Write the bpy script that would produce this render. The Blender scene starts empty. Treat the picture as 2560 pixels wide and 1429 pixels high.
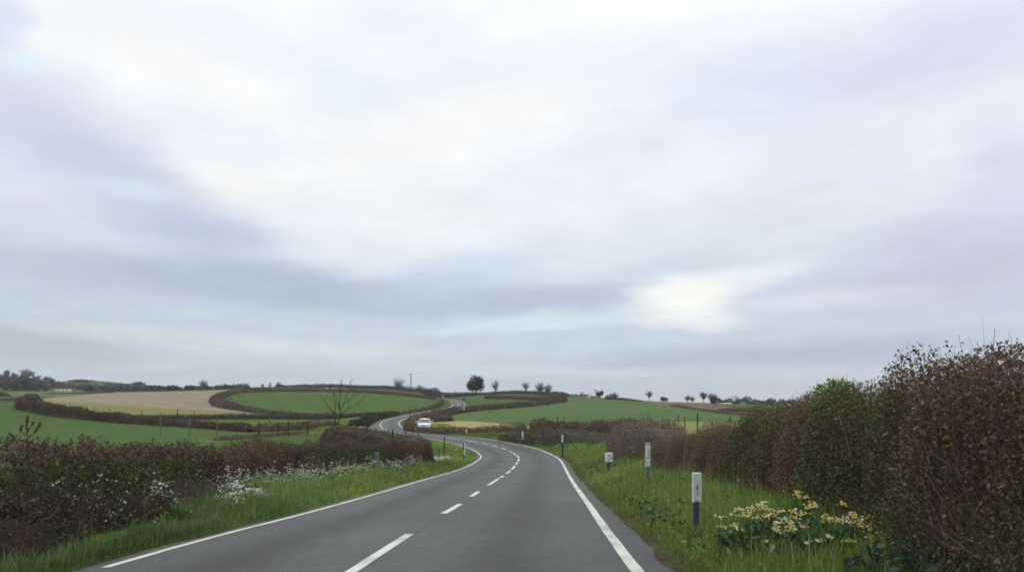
import bpy, bmesh, math
import numpy as np
from mathutils import Vector, Matrix, kdtree

# ------------------------------------------------------------------ basics
F, CU, HV = 1850.0, 1280.0, 985.0          # focal length and horizon in the photograph's 2560 px frame
rng = np.random.default_rng(11)
scene = bpy.context.scene
COL = scene.collection
R = math.radians


def P(u, v, Y):
    return np.array([(u - CU) / F * Y, Y, -(v - HV) / F * Y])


def tag(o, label=None, cat=None, group=None, kind=None):
    if label: o["label"] = label
    if cat: o["category"] = cat
    if group: o["group"] = group
    if kind: o["kind"] = kind
    return o


def empty(name, loc, label, cat, group=None, rz=0.0):
    o = bpy.data.objects.new(name, None)
    o.empty_display_size = 0.2
    o.location = loc
    o.rotation_euler = (0, 0, rz)
    COL.objects.link(o)
    return tag(o, label, cat, group)


def link(name, me, mat=None, parent=None):
    o = bpy.data.objects.new(name, me)
    if mat: me.materials.append(mat)
    COL.objects.link(o)
    if parent: o.parent = parent
    return o


def mesh_np(name, V, faces, col=None, smooth=False):
    """faces: list of (n,k) int arrays, k = 3 or 4"""
    me = bpy.data.meshes.new(name)
    V = np.asarray(V, np.float32)
    faces = [np.asarray(f, np.int32) for f in faces if len(f)]
    me.vertices.add(len(V))
    me.vertices.foreach_set("co", V.ravel())
    nl = sum(f.size for f in faces); nf = sum(len(f) for f in faces)
    me.loops.add(nl); me.polygons.add(nf)
    me.loops.foreach_set("vertex_index", np.concatenate([f.ravel() for f in faces]))
    tot = np.concatenate([np.full(len(f), f.shape[1], np.int32) for f in faces])
    st = np.zeros(nf, np.int32); st[1:] = np.cumsum(tot)[:-1]
    me.polygons.foreach_set("loop_start", st)
    try: me.polygons.foreach_set("loop_total", tot)
    except Exception: pass
    if smooth: me.polygons.foreach_set("use_smooth", np.ones(nf, bool))
    me.update(calc_edges=True)
    if col is not None:
        a = me.color_attributes.new("Col", 'FLOAT_COLOR', 'POINT')
        c = np.ones((len(V), 4), np.float32); c[:, :3] = col
        a.data.foreach_set("color", c.ravel())
    me.validate()
    return me


class MB:
    """collects shapes for one part"""
    def __init__(s): s.bm = bmesh.new()
    def box(s, x0, x1, y0, y1, z0, z1, bev=0.0, M=None):
        r = bmesh.ops.create_cube(s.bm, size=1)
        vs = r['verts']
        for v in vs:
            v.co = Vector(((x0 + x1) / 2 + v.co.x * (x1 - x0), (y0 + y1) / 2 + v.co.y * (y1 - y0), (z0 + z1) / 2 + v.co.z * (z1 - z0)))
        if bev > 0:
            es = list({e for v in vs for e in v.link_edges})
            g = bmesh.ops.bevel(s.bm, geom=es, offset=bev, segments=2, affect='EDGES', profile=0.6)
            vs = list({v for f in g['faces'] for v in f.verts} | {v for v in vs if v.is_valid})
        if M is not None:
            bmesh.ops.transform(s.bm, matrix=M, verts=vs)
        return s
    def cyl(s, p0, p1, r0, r1, n=10):
        p0, p1 = Vector(p0), Vector(p1); d = p1 - p0
        q = Vector((0, 0, 1)).rotation_difference(d.normalized()).to_matrix().to_4x4()
        bmesh.ops.create_cone(s.bm, cap_ends=True, segments=n, radius1=r0, radius2=r1, depth=d.length,
                              matrix=Matrix.Translation((p0 + p1) / 2) @ q)
        return s
    def ball(s, c, r, sc=(1, 1, 1)):
        bmesh.ops.create_icosphere(s.bm, subdivisions=2, radius=r, matrix=Matrix.Translation(c) @ Matrix.Diagonal((*sc, 1)))
        return s
    def poly(s, pts, thick):
        """flat outline in x,z at y = pts' third value, extruded back by thick"""
        vs = [s.bm.verts.new(p) for p in pts]; f = s.bm.faces.new(vs)
        g = bmesh.ops.extrude_face_region(s.bm, geom=[f])
        for v in g['geom']:
            if isinstance(v, bmesh.types.BMVert): v.co.y += thick
        return s
    def me(s, name, smooth=False):
        bmesh.ops.recalc_face_normals(s.bm, faces=s.bm.faces)
        m = bpy.data.meshes.new(name); s.bm.to_mesh(m); s.bm.free()
        if smooth:
            for p in m.polygons: p.use_smooth = True
        return m
    def build(s, name, mat, parent=None, smooth=False): return link(name, s.me(name, smooth), mat, parent)


def sines(seed, n=14, f0=0.5, f1=4.0):
    """cheap smooth noise of a 3-D position, about -1..1"""
    r = np.random.default_rng(seed)
    f = np.exp(r.uniform(np.log(f0), np.log(f1), n)); d = r.normal(size=(n, 3)); d /= np.linalg.norm(d, axis=1)[:, None]
    ph = r.uniform(0, 6.28, n); am = (f / f0) ** -0.45; am /= np.sqrt((am ** 2).sum() / 2)
    return lambda p: (np.sin(p @ (d * f[:, None]).T + ph) * am).sum(1) / 1.6


# ------------------------------------------------------------------ materials
def nodes(name):
    m = bpy.data.materials.new(name); m.use_nodes = True
    t = m.node_tree; t.nodes.clear()
    o = t.nodes.new("ShaderNodeOutputMaterial")
    return m, t, o


def principled(name, rgb, rough=0.6, spec=0.3, noise=0.0, scale=20.0, metal=0.0, bump=0.0, detail=6, coat=0.0):
    m, t, o = nodes(name)
    b = t.nodes.new("ShaderNodeBsdfPrincipled")
    b.inputs["Base Color"].default_value = (*rgb, 1); b.inputs["Roughness"].default_value = rough
    b.inputs["Specular IOR Level"].default_value = spec; b.inputs["Metallic"].default_value = metal
    b.inputs["Coat Weight"].default_value = coat
    tc = t.nodes.new("ShaderNodeTexCoord"); nz = t.nodes.new("ShaderNodeTexNoise")
    nz.inputs["Scale"].default_value = scale; nz.inputs["Detail"].default_value = detail
    t.links.new(tc.outputs["Object"], nz.inputs["Vector"])
    rp = t.nodes.new("ShaderNodeMapRange"); rp.inputs[1].default_value = 0.3; rp.inputs[2].default_value = 0.7
    rp.inputs[3].default_value = 1 - noise; rp.inputs[4].default_value = 1 + noise
    t.links.new(nz.outputs["Fac"], rp.inputs[0])
    mx = t.nodes.new("ShaderNodeVectorMath"); mx.operation = 'SCALE'; mx.inputs[0].default_value = rgb
    t.links.new(rp.outputs[0], mx.inputs["Scale"]); t.links.new(mx.outputs[0], b.inputs["Base Color"])
    if bump:
        bp = t.nodes.new("ShaderNodeBump"); bp.inputs["Strength"].default_value = bump; bp.inputs["Distance"].default_value = 0.02
        t.links.new(nz.outputs["Fac"], bp.inputs["Height"]); t.links.new(bp.outputs[0], b.inputs["Normal"])
    t.links.new(b.outputs[0], o.inputs["Surface"])
    return m


def foliage_mat(name, transl=0.25, rough=0.55, spec=0.25):
    """colour comes from each leaf's own colour"""
    m, t, o = nodes(name)
    at = t.nodes.new("ShaderNodeAttribute"); at.attribute_name = "Col"
    b = t.nodes.new("ShaderNodeBsdfPrincipled"); b.inputs["Roughness"].default_value = rough
    b.inputs["Specular IOR Level"].default_value = spec
    t.links.new(at.outputs["Color"], b.inputs["Base Color"])
    if transl > 0:
        tr = t.nodes.new("ShaderNodeBsdfTranslucent"); t.links.new(at.outputs["Color"], tr.inputs["Color"])
        mx = t.nodes.new("ShaderNodeMixShader"); mx.inputs[0].default_value = transl
        t.links.new(b.outputs[0], mx.inputs[1]); t.links.new(tr.outputs[0], mx.inputs[2]); t.links.new(mx.outputs[0], o.inputs["Surface"])
    else:
        t.links.new(b.outputs[0], o.inputs["Surface"])
    return m


def field_mat(name, c1, c2, c3, scales=(0.012, 0.15, 2.5), rough=0.9, stretch=(1, 1, 1), rot=0.0, fine=0.22, bump=0.4, tram=False):
    """large soft patches + medium mottling + fine grain, in metres"""
    m, t, o = nodes(name)
    b = t.nodes.new("ShaderNodeBsdfPrincipled"); b.inputs["Roughness"].default_value = rough; b.inputs["Specular IOR Level"].default_value = 0.03
    tc = t.nodes.new("ShaderNodeTexCoord"); mp = t.nodes.new("ShaderNodeMapping")
    mp.inputs["Scale"].default_value = stretch; mp.inputs["Rotation"].default_value = (0, 0, rot)
    t.links.new(tc.outputs["Object"], mp.inputs["Vector"])
    ns = []
    for s in scales:
        n = t.nodes.new("ShaderNodeTexNoise"); n.inputs["Scale"].default_value = s; n.inputs["Detail"].default_value = 5
        t.links.new(mp.outputs[0], n.inputs["Vector"]); ns.append(n)
    def mr(n, a, c, lo=0.0, hi=1.0):
        x = t.nodes.new("ShaderNodeMapRange"); x.inputs[1].default_value = a; x.inputs[2].default_value = c
        x.inputs[3].default_value = lo; x.inputs[4].default_value = hi
        t.links.new(n.outputs["Fac"], x.inputs[0]); return x
    m1 = t.nodes.new("ShaderNodeMix"); m1.data_type = 'RGBA'; m1.inputs[6].default_value = (*c1, 1); m1.inputs[7].default_value = (*c2, 1)
    t.links.new(mr(ns[0], 0.35, 0.65).outputs[0], m1.inputs[0])
    m2 = t.nodes.new("ShaderNodeMix"); m2.data_type = 'RGBA'; m2.inputs[7].default_value = (*c3, 1)
    t.links.new(m1.outputs[2], m2.inputs[6]); t.links.new(mr(ns[1], 0.42, 0.68, 0, 0.85).outputs[0], m2.inputs[0])
    fac = mr(ns[2], 0.3, 0.7, 1 - fine, 1 + fine).outputs[0]
    if tram:      # pairs of wheelings left by the sprayer every 12 m
        mq = t.nodes.new("ShaderNodeMapping"); mq.inputs["Rotation"].default_value = (0, 0, rot); t.links.new(tc.outputs["Object"], mq.inputs["Vector"])
        sx = t.nodes.new("ShaderNodeSeparateXYZ"); t.links.new(mq.outputs[0], sx.inputs[0])
        pp = t.nodes.new("ShaderNodeMath"); pp.operation = 'PINGPONG'; pp.inputs[1].default_value = 6.0; t.links.new(sx.outputs[0], pp.inputs[0])
        pd = t.nodes.new("ShaderNodeMath"); pd.operation = 'SUBTRACT'; pd.inputs[1].default_value = .9; t.links.new(pp.outputs[0], pd.inputs[0])
        pa = t.nodes.new("ShaderNodeMath"); pa.operation = 'ABSOLUTE'; t.links.new(pd.outputs[0], pa.inputs[0])
        lr = t.nodes.new("ShaderNodeMapRange"); lr.inputs[1].default_value = .12; lr.inputs[2].default_value = .4; lr.inputs[3].default_value = .74; lr.inputs[4].default_value = 1.; t.links.new(pa.outputs[0], lr.inputs[0])
        mu = t.nodes.new("ShaderNodeMath"); mu.operation = 'MULTIPLY'; t.links.new(fac, mu.inputs[0]); t.links.new(lr.outputs[0], mu.inputs[1]); fac = mu.outputs[0]
    sc = t.nodes.new("ShaderNodeVectorMath"); sc.operation = 'SCALE'
    t.links.new(m2.outputs[2], sc.inputs[0]); t.links.new(fac, sc.inputs["Scale"])
    t.links.new(sc.outputs[0], b.inputs["Base Color"])
    if bump:
        bp = t.nodes.new("ShaderNodeBump"); bp.inputs["Strength"].default_value = bump; bp.inputs["Distance"].default_value = 0.08
        t.links.new(ns[2].outputs["Fac"], bp.inputs["Height"]); t.links.new(bp.outputs[0], b.inputs["Normal"])
    t.links.new(b.outputs[0], o.inputs["Surface"])
    return m


M = {}
M['leaf'] = foliage_mat("leaf")
M['twig'] = foliage_mat("twig_bark", 0.0, 0.8, 0.15)
M['petal'] = foliage_mat("petal", 0.35, 0.6, 0.2)
M['grass'] = foliage_mat("grass_blade", 0.35, 0.5, 0.22)
M['bark'] = principled("bark", (0.045, 0.036, 0.03), 0.85, 0.15, 0.35, 9)
M['dark_wood'] = principled("dark_wood", (0.035, 0.032, 0.032), 0.8, 0.2, 0.35, 14)
M['grey_wood'] = principled("weathered_wood", (0.17, 0.16, 0.14), 0.85, 0.15, 0.35, 14)
M['white_paint'] = principled("white_paint", (0.60, 0.68, 0.64), 0.5, 0.3, 0.09, 16)
M['white_plain'] = principled("white_render", (0.74, 0.74, 0.72), 0.7, 0.2, 0.08, 2)
M['black_paint'] = principled("black_paint", (0.018, 0.02, 0.026), 0.45, 0.4, 0.25, 30)
M['slate_paint'] = principled("slate_plastic", (0.055, 0.063, 0.10), 0.55, 0.35, 0.2, 12)
M['grey_post'] = principled("blue_grey_plastic", (0.13, 0.16, 0.19), 0.55, 0.35, 0.15, 12)
M['yellow_paint'] = principled("yellow_paint", (0.62, 0.56, 0.24), 0.55, 0.3, 0.1, 12)
M['car_paint'] = principled("white_car_paint", (0.74, 0.76, 0.77), 0.25, 0.5, 0.02, 3, coat=0.8)
M['glass'] = principled("dark_glass", (0.03, 0.05, 0.058), 0.2, 0.12, 0.05, 3)
M['rubber'] = principled("tyre_rubber", (0.015, 0.015, 0.016), 0.85, 0.2, 0.2, 20)
M['alloy'] = principled("alloy", (0.35, 0.36, 0.37), 0.35, 0.5, 0.1, 10, metal=0.7)
M['lens'] = principled("lamp_lens", (0.45, 0.47, 0.5), 0.12, 0.7, 0.1, 20)
M['orange_lens'] = principled("orange_lens", (0.55, 0.2, 0.06), 0.2, 0.6, 0.1, 20)
M['roof_brown'] = principled("brown_roof_tiles", (0.07, 0.045, 0.04), 0.85, 0.15, 0.3, 3)
M['roof_pale'] = principled("pale_sheet_roof", (0.56, 0.58, 0.57), 0.5, 0.3, 0.1, 1)
M['wall_dark'] = principled("dark_boarding", (0.05, 0.045, 0.042), 0.85, 0.15, 0.3, 3)
M['tunnel'] = principled("polythene", (0.42, 0.52, 0.53), 0.35, 0.4, 0.1, 1)
M['fleece'] = principled("fleece", (0.68, 0.66, 0.60), 0.95, 0.1, 0.1, 9)

# ------------------------------------------------------------------ the road's course (metres, fitted once to the photograph)
RC = np.array([(-2.04, 5.89, -1.89, .042), (-1.95, 7.38, -1.99, .03), (-1.89, 8.66, -2.08, .023), (-1.72, 12.33, -2.33, .019),
 (-1.52, 16.3, -2.63, .024), (-1.35, 19.21, -2.85, .017), (-1.12, 24.42, -3.21, .019), (-.62, 33.94, -3.87, .009), (-.22, 41.51, -4.38, .012),
 (.10, 48.04, -4.75, .018), (.39, 55.07, -5.09, .02), (.59, 62.17, -5.41, .007), (.54, 66.4, -5.56, 0), (.26, 69.83, -5.64, 0),
 (-.04, 71.86, -5.58, 0), (-.67, 74.24, -5.5, -.003), (-1.64, 76.62, -5.38, -.006), (-2.73, 78.61, -5.27, -.01), (-4.32, 80.99, -5.11, -.012),
 (-6.6, 83.91, -4.99, -.02), (-8.53, 86.27, -4.88, -.035), (-11.12, 89.46, -4.78, -.075), (-13.86, 93.22, -4.69, -.09), (-15.31, 95.62, -4.65, -.095),
 (-16.9, 99.4, -4.72, -.09), (-20.97, 118.99, -5.3, -.04), (-23.21, 130.22, -5.4, .03), (-24.49, 138.56, -5.36, .036), (-25.4, 146.4, -5.3, .015),
 (-26.31, 161.15, -5.3, .01), (-27.35, 188.13, -5.49, .03), (-26.7, 224.53, -5.58, .02), (-25.15, 265.88, -5.68, .003), (-24.97, 307.94, -5.99, -.008),
 (-25.75, 347.76, -6.02, -.016), (-27.67, 383.39, -5.18, -.025), (-30.77, 415.48, -4.27, -.029), (-35.13, 446.62, -3.62, -.041),
 (-41.65, 481.56, -3.07, -.058), (-50.59, 519.94, -2.39, -.065), (-61.54, 555.36, -1.8, -.08), (-90, 640, -.2, -.05)])
_d0 = RC[1] - RC[0]
RC = np.vstack([RC[0] - _d0 * 12, RC[0] - _d0 * 6, RC]); RC[:2, 3] = RC[2, 3]
RC[0, 2] = -.9 + .0; RC[1, 2] = -1.40


def catmull(Pt, n=24):
    Q = np.vstack([2 * Pt[0] - Pt[1], Pt, 2 * Pt[-1] - Pt[-2]]); out = []
    for i in range(len(Pt) - 1):
        p = Q[i:i + 4]; k = np.r_[0, np.cumsum(np.sqrt(np.linalg.norm(np.diff(p[:, :3], axis=0), axis=1)) + 1e-6)]
        t = np.linspace(k[1], k[2], n, endpoint=False)[:, None]
        A1 = (k[1] - t) / (k[1] - k[0]) * p[0] + (t - k[0]) / (k[1] - k[0]) * p[1]
        A2 = (k[2] - t) / (k[2] - k[1]) * p[1] + (t - k[1]) / (k[2] - k[1]) * p[2]
        A3 = (k[3] - t) / (k[3] - k[2]) * p[2] + (t - k[2]) / (k[3] - k[2]) * p[3]
        B1 = (k[2] - t) / (k[2] - k[0]) * A1 + (t - k[0]) / (k[2] - k[0]) * A2
        B2 = (k[3] - t) / (k[3] - k[1]) * A2 + (t - k[1]) / (k[3] - k[1]) * A3
        out.append((k[2] - t) / (k[2] - k[1]) * B1 + (t - k[1]) / (k[2] - k[1]) * B2)
    out.append(Pt[-1:]); return np.vstack(out)


def resample(Pt, ds):
    s = np.r_[0, np.cumsum(np.linalg.norm(np.diff(Pt[:, :2], axis=0), axis=1))]
    n = max(2, int(round(s[-1] / ds)) + 1); q = np.linspace(0, s[-1], n)
    return np.stack([np.interp(q, s, Pt[:, k]) for k in range(Pt.shape[1])], 1)


RD = resample(catmull(RC), 0.5)
for sig, sel in ((3, slice(None)),):
    k = np.exp(-.5 * (np.arange(-9, 10) / sig) ** 2); k /= k.sum()
    pad = np.vstack([np.repeat(RD[:1], 9, 0) + (np.arange(-9, 0)[:, None]) * (RD[1] - RD[0]), RD, np.repeat(RD[-1:], 9, 0) + np.arange(1, 10)[:, None] * (RD[-1] - RD[-2])])
    RD = np.stack([np.convolve(pad[:, j], k, 'valid') for j in range(4)], 1)
RS = np.r_[0, np.cumsum(np.linalg.norm(np.diff(RD[:, :2], axis=0), axis=1))]
_i0 = np.abs(RD[:, 1] - 5.89).argmin(); RS -= RS[_i0]            # s = 0 beside the first fitted station
RT = np.gradient(RD[:, :2], axis=0); RT /= np.linalg.norm(RT, axis=1)[:, None]
RN = np.stack([RT[:, 1], -RT[:, 0]], 1)                            # points to the road's right-hand side
KD = kdtree.KDTree(len(RD))
for i, p in enumerate(RD): KD.insert((p[0], p[1], 0), i)
KD.balance()


def road_at(s, off, dz=0.0):
    """points on the carriageway at distance s and offset off (right positive)"""
    s = np.asarray(s, float); off = np.broadcast_to(np.asarray(off, float), s.shape)
    c = np.stack([np.interp(s, RS, RD[:, k]) for k in range(4)], 1); n = np.stack([np.interp(s, RS, RN[:, k]) for k in range(2)], 1)
    return np.stack([c[:, 0] + n[:, 0] * off, c[:, 1] + n[:, 1] * off, c[:, 2] + c[:, 3] * np.clip(off, -4.5, 4.5) + dz], 1)


def road_coord(x, y):
    idx = np.fromiter((KD.find((a, b, 0))[1] for a, b in zip(x, y)), int, len(x))
    d = np.stack([x, y], 1) - RD[idx, :2]
    off = (d * RN[idx]).sum(1); al = (d * RT[idx]).sum(1)
    return idx, np.where(np.abs(al) < 1.0, off, np.sign(off) * np.hypot(off, al))


# ------------------------------------------------------------------ terrain: smooth surface through surveyed spots
SPOTS = [(560,1100,75),(815,1080,105),(700,1088,90),(620,1079,115),(450,1066,130),(300,1056,150),(160,1042,170),(100,1032,185),(52,1020,205),
 (0,1008,230),(-300,1010,240),(-300,1080,110),(0,1076,110),(200,1088,90),(0,1108,60),(300,1110,60),(-300,1110,55),(550,1116,60),(750,1116,65),(870,1112,72),
 (840,1066,125),(740,1058,150),(600,1058,150),(500,1048,180),(350,1044,178),(640,1049,180),(750,1047,190),(850,1045,195),(905,1040,190),
 (150,1006,235),(350,1018,225),(560,1030,215),(110,990,330),(300,1000,320),(500,1000,320),(300,981,450),(540,977,460),(545,1003,300),(450,985,400),
 (100,980,560),(0,986,420),(-300,985,500),(0,978,650),(300,979,650),(560,974,650),(640,1026,235),(750,1035,215),(900,1031,225),(1000,1026,245),(1080,1013,330),
 (750,1003,310),(900,1000,330),(1000,1005,340),(750,979,400),(640,981,370),(580,988,330),(900,981,420),(1000,988,430),(1060,992,450),
 (750,972,520),(900,974,540),(1000,979,560),(1060,983,560),(640,970,600),(1000,975,620),(900,970,620),(750,969,620),
 (1190,987,580),(1300,985,560),(1160,1000,470),(1120,1050,140),(1085,1052,140),(1150,1062,112),(1240,1058,118),(1100,1062,112),(1060,1072,101),(1085,1073,101),
 (1047,1077,94),(1160,1083,94),(1270,1083,92),(1340,1082,95),(1140,1032,200),(1249,1021.6,260),(1343,1013.7,330),(1410,1004,400),(1213,996.5,430),(1300,1001,400),
 (1400,1050,130),(1500,1054,118),(1600,1054,115),(1830,1058,110),(1500,1030,180),(1700,1036,190),(1600,1011,330),(1520,998,420),(1680,1016,330),
 (1830,1036,260),(1620,1003,470),(1790,1007,480),(1780,1025,330),(1400,991,520),(1500,995,520),(1900,1014,600),(2560,1016,600),(3000,1016,600),(1700,1008,760),(1850,1015,760),(2100,1016,760),(1650,1003,620),
 (1700,1076,90),(1600,1084,85),(1450,1085,92),(2100,1070,100),(2600,1075,100),(2200,1045,200),(2800,1045,200),(1500,1110,68),(1580,1120,60),
 (0,968,1000),(300,967,1100),(560,973,1000),(800,972,1000),(1100,985,1000),(1400,995,1000),(1650,1006,1000),(2000,1014,1000),(2600,1014,1000),(-300,968,1000),
 (0,975,2500),(700,982,2500),(1400,996,2500),(1800,1012,2500),(2600,1013,2500),(60,964,1250),(205,950,1250),(400,968,1250)]
_by = np.array([0.5, 5.9, 8.7, 16.3, 34, 48, 62, 80, 100, 130, 188, 266, 348, 415, 520, 640, 1000, 4000.])
_bz = np.array([-1.46, -1.87, -2.08, -2.63, -3.87, -4.75, -5.4, -5.1, -4.8, -5.4, -5.5, -5.6, -5.0, -3.5, -1.5, 0, 2, 2.])
base_z = lambda Y: np.interp(np.log(np.maximum(Y, .5)), np.log(_by), _bz)
ctl = [P(*s) for s in SPOTS]
for y in (5, 8, 12, 18, 26, 36, 46):
    i = np.abs(RD[:, 1] - y).argmin(); c, n = RD[i], RN[i]
    for off, dz in ((-6, .08), (-9, .0), (-20, -.1), (-45, -.3), (6.2, .42), (8, .7), (14, .8), (26, .6)):
        ctl.append(np.array([c[0] + n[0] * off, c[1] + n[1] * off, c[2] + dz]))
for i in range(_i0, len(RD) - 150, 9): ctl.append(RD[i, :3])
ctl = np.array(ctl)
_lim = lambda a: np.sign(a) * np.minimum(np.abs(a), 1.3)
fan = lambda x, y: np.stack([_lim(x / np.maximum(y + 3., 1.)) * 2.2, np.log(np.maximum(y, .4) + 3.)], 1)
A = fan(ctl[:, 0], ctl[:, 1])
_r = (ctl[:, 2] - base_z(ctl[:, 1])) / (ctl[:, 1] + 3)


def _phi(d2): return np.where(d2 > 1e-12, d2 * np.log(np.maximum(d2, 1e-12)), 0)


_n = len(A)
_K = _phi(((A[:, None] - A[None]) ** 2).sum(2)) + np.eye(_n) * 2e-4
_Q = np.c_[np.ones(_n), A]
_W = np.linalg.solve(np.block([[_K, _Q], [_Q.T, np.zeros((3, 3))]]), np.r_[_r, 0, 0, 0])


def smooth01(t): t = np.clip(t, 0, 1); return t * t * (3 - 2 * t)


def H(x, y, carve=True):
    x = np.atleast_1d(np.asarray(x, float)); y = np.atleast_1d(np.asarray(y, float)); out = np.empty(len(x))
    for a in range(0, len(x), 20000):
        b = slice(a, a + 20000); f = fan(x[b], y[b])
        d2 = ((f[:, None] - A[None]) ** 2).sum(2)
        out[b] = (_phi(d2) @ _W[:_n] + np.c_[np.ones(len(f)), f] @ _W[_n:]) * (np.maximum(y[b], .4) + 3) + base_z(y[b])
    if carve:
        idx, off = road_coord(x, y)
        edge = np.where(off > 0, 3.9, 3.7)
        rz = RD[idx, 2] + RD[idx, 3] * np.clip(off, -4.5, 4.5)
        w = smooth01((np.abs(off) - edge - .15) / (1.3 + .007 * y))
        low = np.where(np.abs(off) < edge + .1, -.07, -.01)
        out = (rz + low) * (1 - w) + out * w
    return out


def hz(u, Y):
    x = (u - CU) / F * Y
    return float(H([x], [Y])[0])


def ground(u, Y): return np.array([(u - CU) / F * Y, Y, hz(u, Y)])


ga = np.r_[np.linspace(-1.25, -.80, 24)[:-1], np.linspace(-.80, .80, 640), np.linspace(.80, 1.25, 24)[1:]]
gl = np.r_[np.linspace(math.log(6), math.log(60), 150)[:-1], np.linspace(math.log(60), math.log(700), 360)[:-1], np.linspace(math.log(700), math.log(4200), 60)]
GY = np.exp(gl) - 4.
GX = ga[None, :] * (GY[:, None] + 4.); GYY = np.repeat(GY[:, None], len(ga), 1)
GZ = H(GX.ravel(), GYY.ravel()).reshape(GX.shape)
_rough = sines(3, 24, .6, 3.5)
_idx, _off = road_coord(GX.ravel(), GYY.ravel())
GZ += (_rough(np.stack([GX.ravel(), GYY.ravel(), 0 * GX.ravel()], 1)) * .05 * smooth01((np.abs(_off) - 4.4) / 1.5) * smooth01((70 - GYY.ravel()) / 40)).reshape(GX.shape)

# fields: outlines surveyed on the ground (u, v pairs in the photo, with the range of distance they lie in)
FIELDS = [
 ("left_near", [(-400,1000),(48,1003),(60,1024),(110,1034),(300,1057),(500,1070),(640,1080),(640,1092),(560,1101),(520,1160),(-400,1160)], 62, 232,
  "bright green pasture below the curving hedge on the left", ((.054,.106,.026),(.062,.114,.029),(.076,.124,.033))),
 ("yellowish", [(100,1003),(175,1004),(330,1014),(480,1024),(640,1033),(640,1036),(400,1040),(300,1037),(200,1030),(110,1015)], 150, 300,
  "pale yellow green strip of crop below the tan field", ((.19,.19,.072),(.21,.21,.08),(.17,.185,.068))),
 ("tan", [(98,996),(180,989),(265,981),(420,978),(575,974),(545,985),(538,995),(560,1013),(610,1028),(640,1033),(480,1024),(330,1014),(175,1004),(100,1003)], 220, 520,
  "tan stubble field on the left hillside", ((.255,.225,.158),(.275,.24,.168),(.235,.21,.148))),
 ("oval", [(575,988),(590,981),(640,978),(750,975),(900,978),(1000,985),(1070,991),(1098,1001),(1090,1010),(1040,1022),(960,1030),(850,1037),(760,1038),(690,1029),(620,1010),(585,998)], 215, 470,
  "oval green field enclosed by hedges in the middle distance", ((.066,.118,.027),(.074,.126,.03),(.06,.112,.025))),
 ("strip_mid", [(620,1050),(905,1040),(880,1052),(840,1056),(640,1062),(560,1060),(420,1050)], 128, 205,
  "thin bright green strip between two hedges on the left", ((.085,.135,.026),(.10,.145,.03),(.075,.125,.024))),
 ("right_big", [(1110,1048),(1150,1033),(1250,1022),(1343,1014),(1412,1004),(1420,992),(1510,996),(1600,1004),(1680,1017),(1835,1037),(1960,1046),(1960,1052),(1600,1053),(1400,1056),(1240,1056),(1180,1052),(1130,1049)], 118, 560,
  "large pale green field sloping up on the right of the road", ((.082,.138,.047),(.09,.145,.05),(.074,.13,.042))),
 ("yellow_right", [(1075,1056),(1120,1051),(1180,1052.5),(1240,1056.5),(1310,1062),(1200,1074),(1075,1070)], 96, 135,
  "small straw coloured patch beside the white car", ((.32,.28,.125),(.35,.31,.14),(.29,.26,.11))),
 ("yellow_far_right", [(1400,1057),(1600,1054),(1960,1052),(1960,1090),(1500,1090)], 72, 118,
  "yellow green rough strip behind the right hand hedges", ((.20,.22,.075),(.22,.24,.09),(.17,.2,.06))),
 ("brown_right", [(1600,1000),(1700,1003),(1800,1006),(1850,1030),(1835,1037),(1740,1025),(1680,1017),(1640,1010)], 320, 640,
  "brown ploughed field on the far right skyline", ((.15,.12,.085),(.165,.13,.09),(.135,.11,.078))),
 ("upper_green", [(950,972),(1060,976),(1110,984),(1230,985),(1213,998),(1330,1003),(1160,1022),(1110,990),(1060,985)], 430, 640,
  "green field around the farthest bend of the road", ((.064,.112,.03),(.07,.12,.032),(.056,.104,.026))),
 ("tan_strip", [(745,967),(830,966.5),(880,971),(830,975),(745,972)], 480, 660,
  "thin tan strip of field under the skyline hedge", ((.22,.19,.12),(.25,.21,.13),(.2,.18,.11))),
 ("far_left_green", [(-400,984),(10,979),(130,978),(270,978),(180,988),(95,995),(40,992),(-400,996)], 330, 660,
  "narrow pale green field at the foot of the wooded hill", ((.11,.14,.055),(.135,.15,.065),(.09,.135,.05))),
 ("hill_green", [(170,953),(205,947),(235,951),(250,963),(200,966)], 900, 1500,
  "green pasture on top of the distant wooded hill", ((.05,.08,.04),(.055,.085,.042),(.045,.072,.036))),
]


def in_poly(px, py, poly):
    poly = np.asarray(poly, float); ins = np.zeros(len(px), bool); j = len(poly) - 1
    for i in range(len(poly)):
        xi, yi = poly[i]; xj, yj = poly[j]
        c = ((yi > py) != (yj > py)) & (px < (xj - xi) * (py - yi) / (yj - yi + 1e-12) + xi); ins ^= c; j = i
    return ins


nr, nc = GX.shape
GV = np.stack([GX.ravel(), GYY.ravel(), GZ.ravel()], 1)
vi = np.arange(nr * nc).reshape(nr, nc)
quads = np.stack([vi[:-1, :-1], vi[:-1, 1:], vi[1:, 1:], vi[1:, :-1]], 2).reshape(-1, 4)
qc = GV[quads].mean(1); qs = np.maximum(qc[:, 1], .1)
qu = CU + F * qc[:, 0] / qs; qv = HV - F * qc[:, 2] / qs
owner = np.zeros(len(quads), int)
for k, fd in enumerate(FIELDS):
    owner[in_poly(qu, qv, fd[1]) & (qc[:, 1] > fd[2]) & (qc[:, 1] < fd[3])] = k + 1
_qi, _qo = road_coord(qc[:, 0], qc[:, 1]); owner[np.abs(_qo) < 6.0] = 0


def sub_mesh(name, sel):
    q = quads[sel]; used, inv = np.unique(q, return_inverse=True)
    return mesh_np(name, GV[used], [inv.reshape(-1, 4)], smooth=True)


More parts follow.
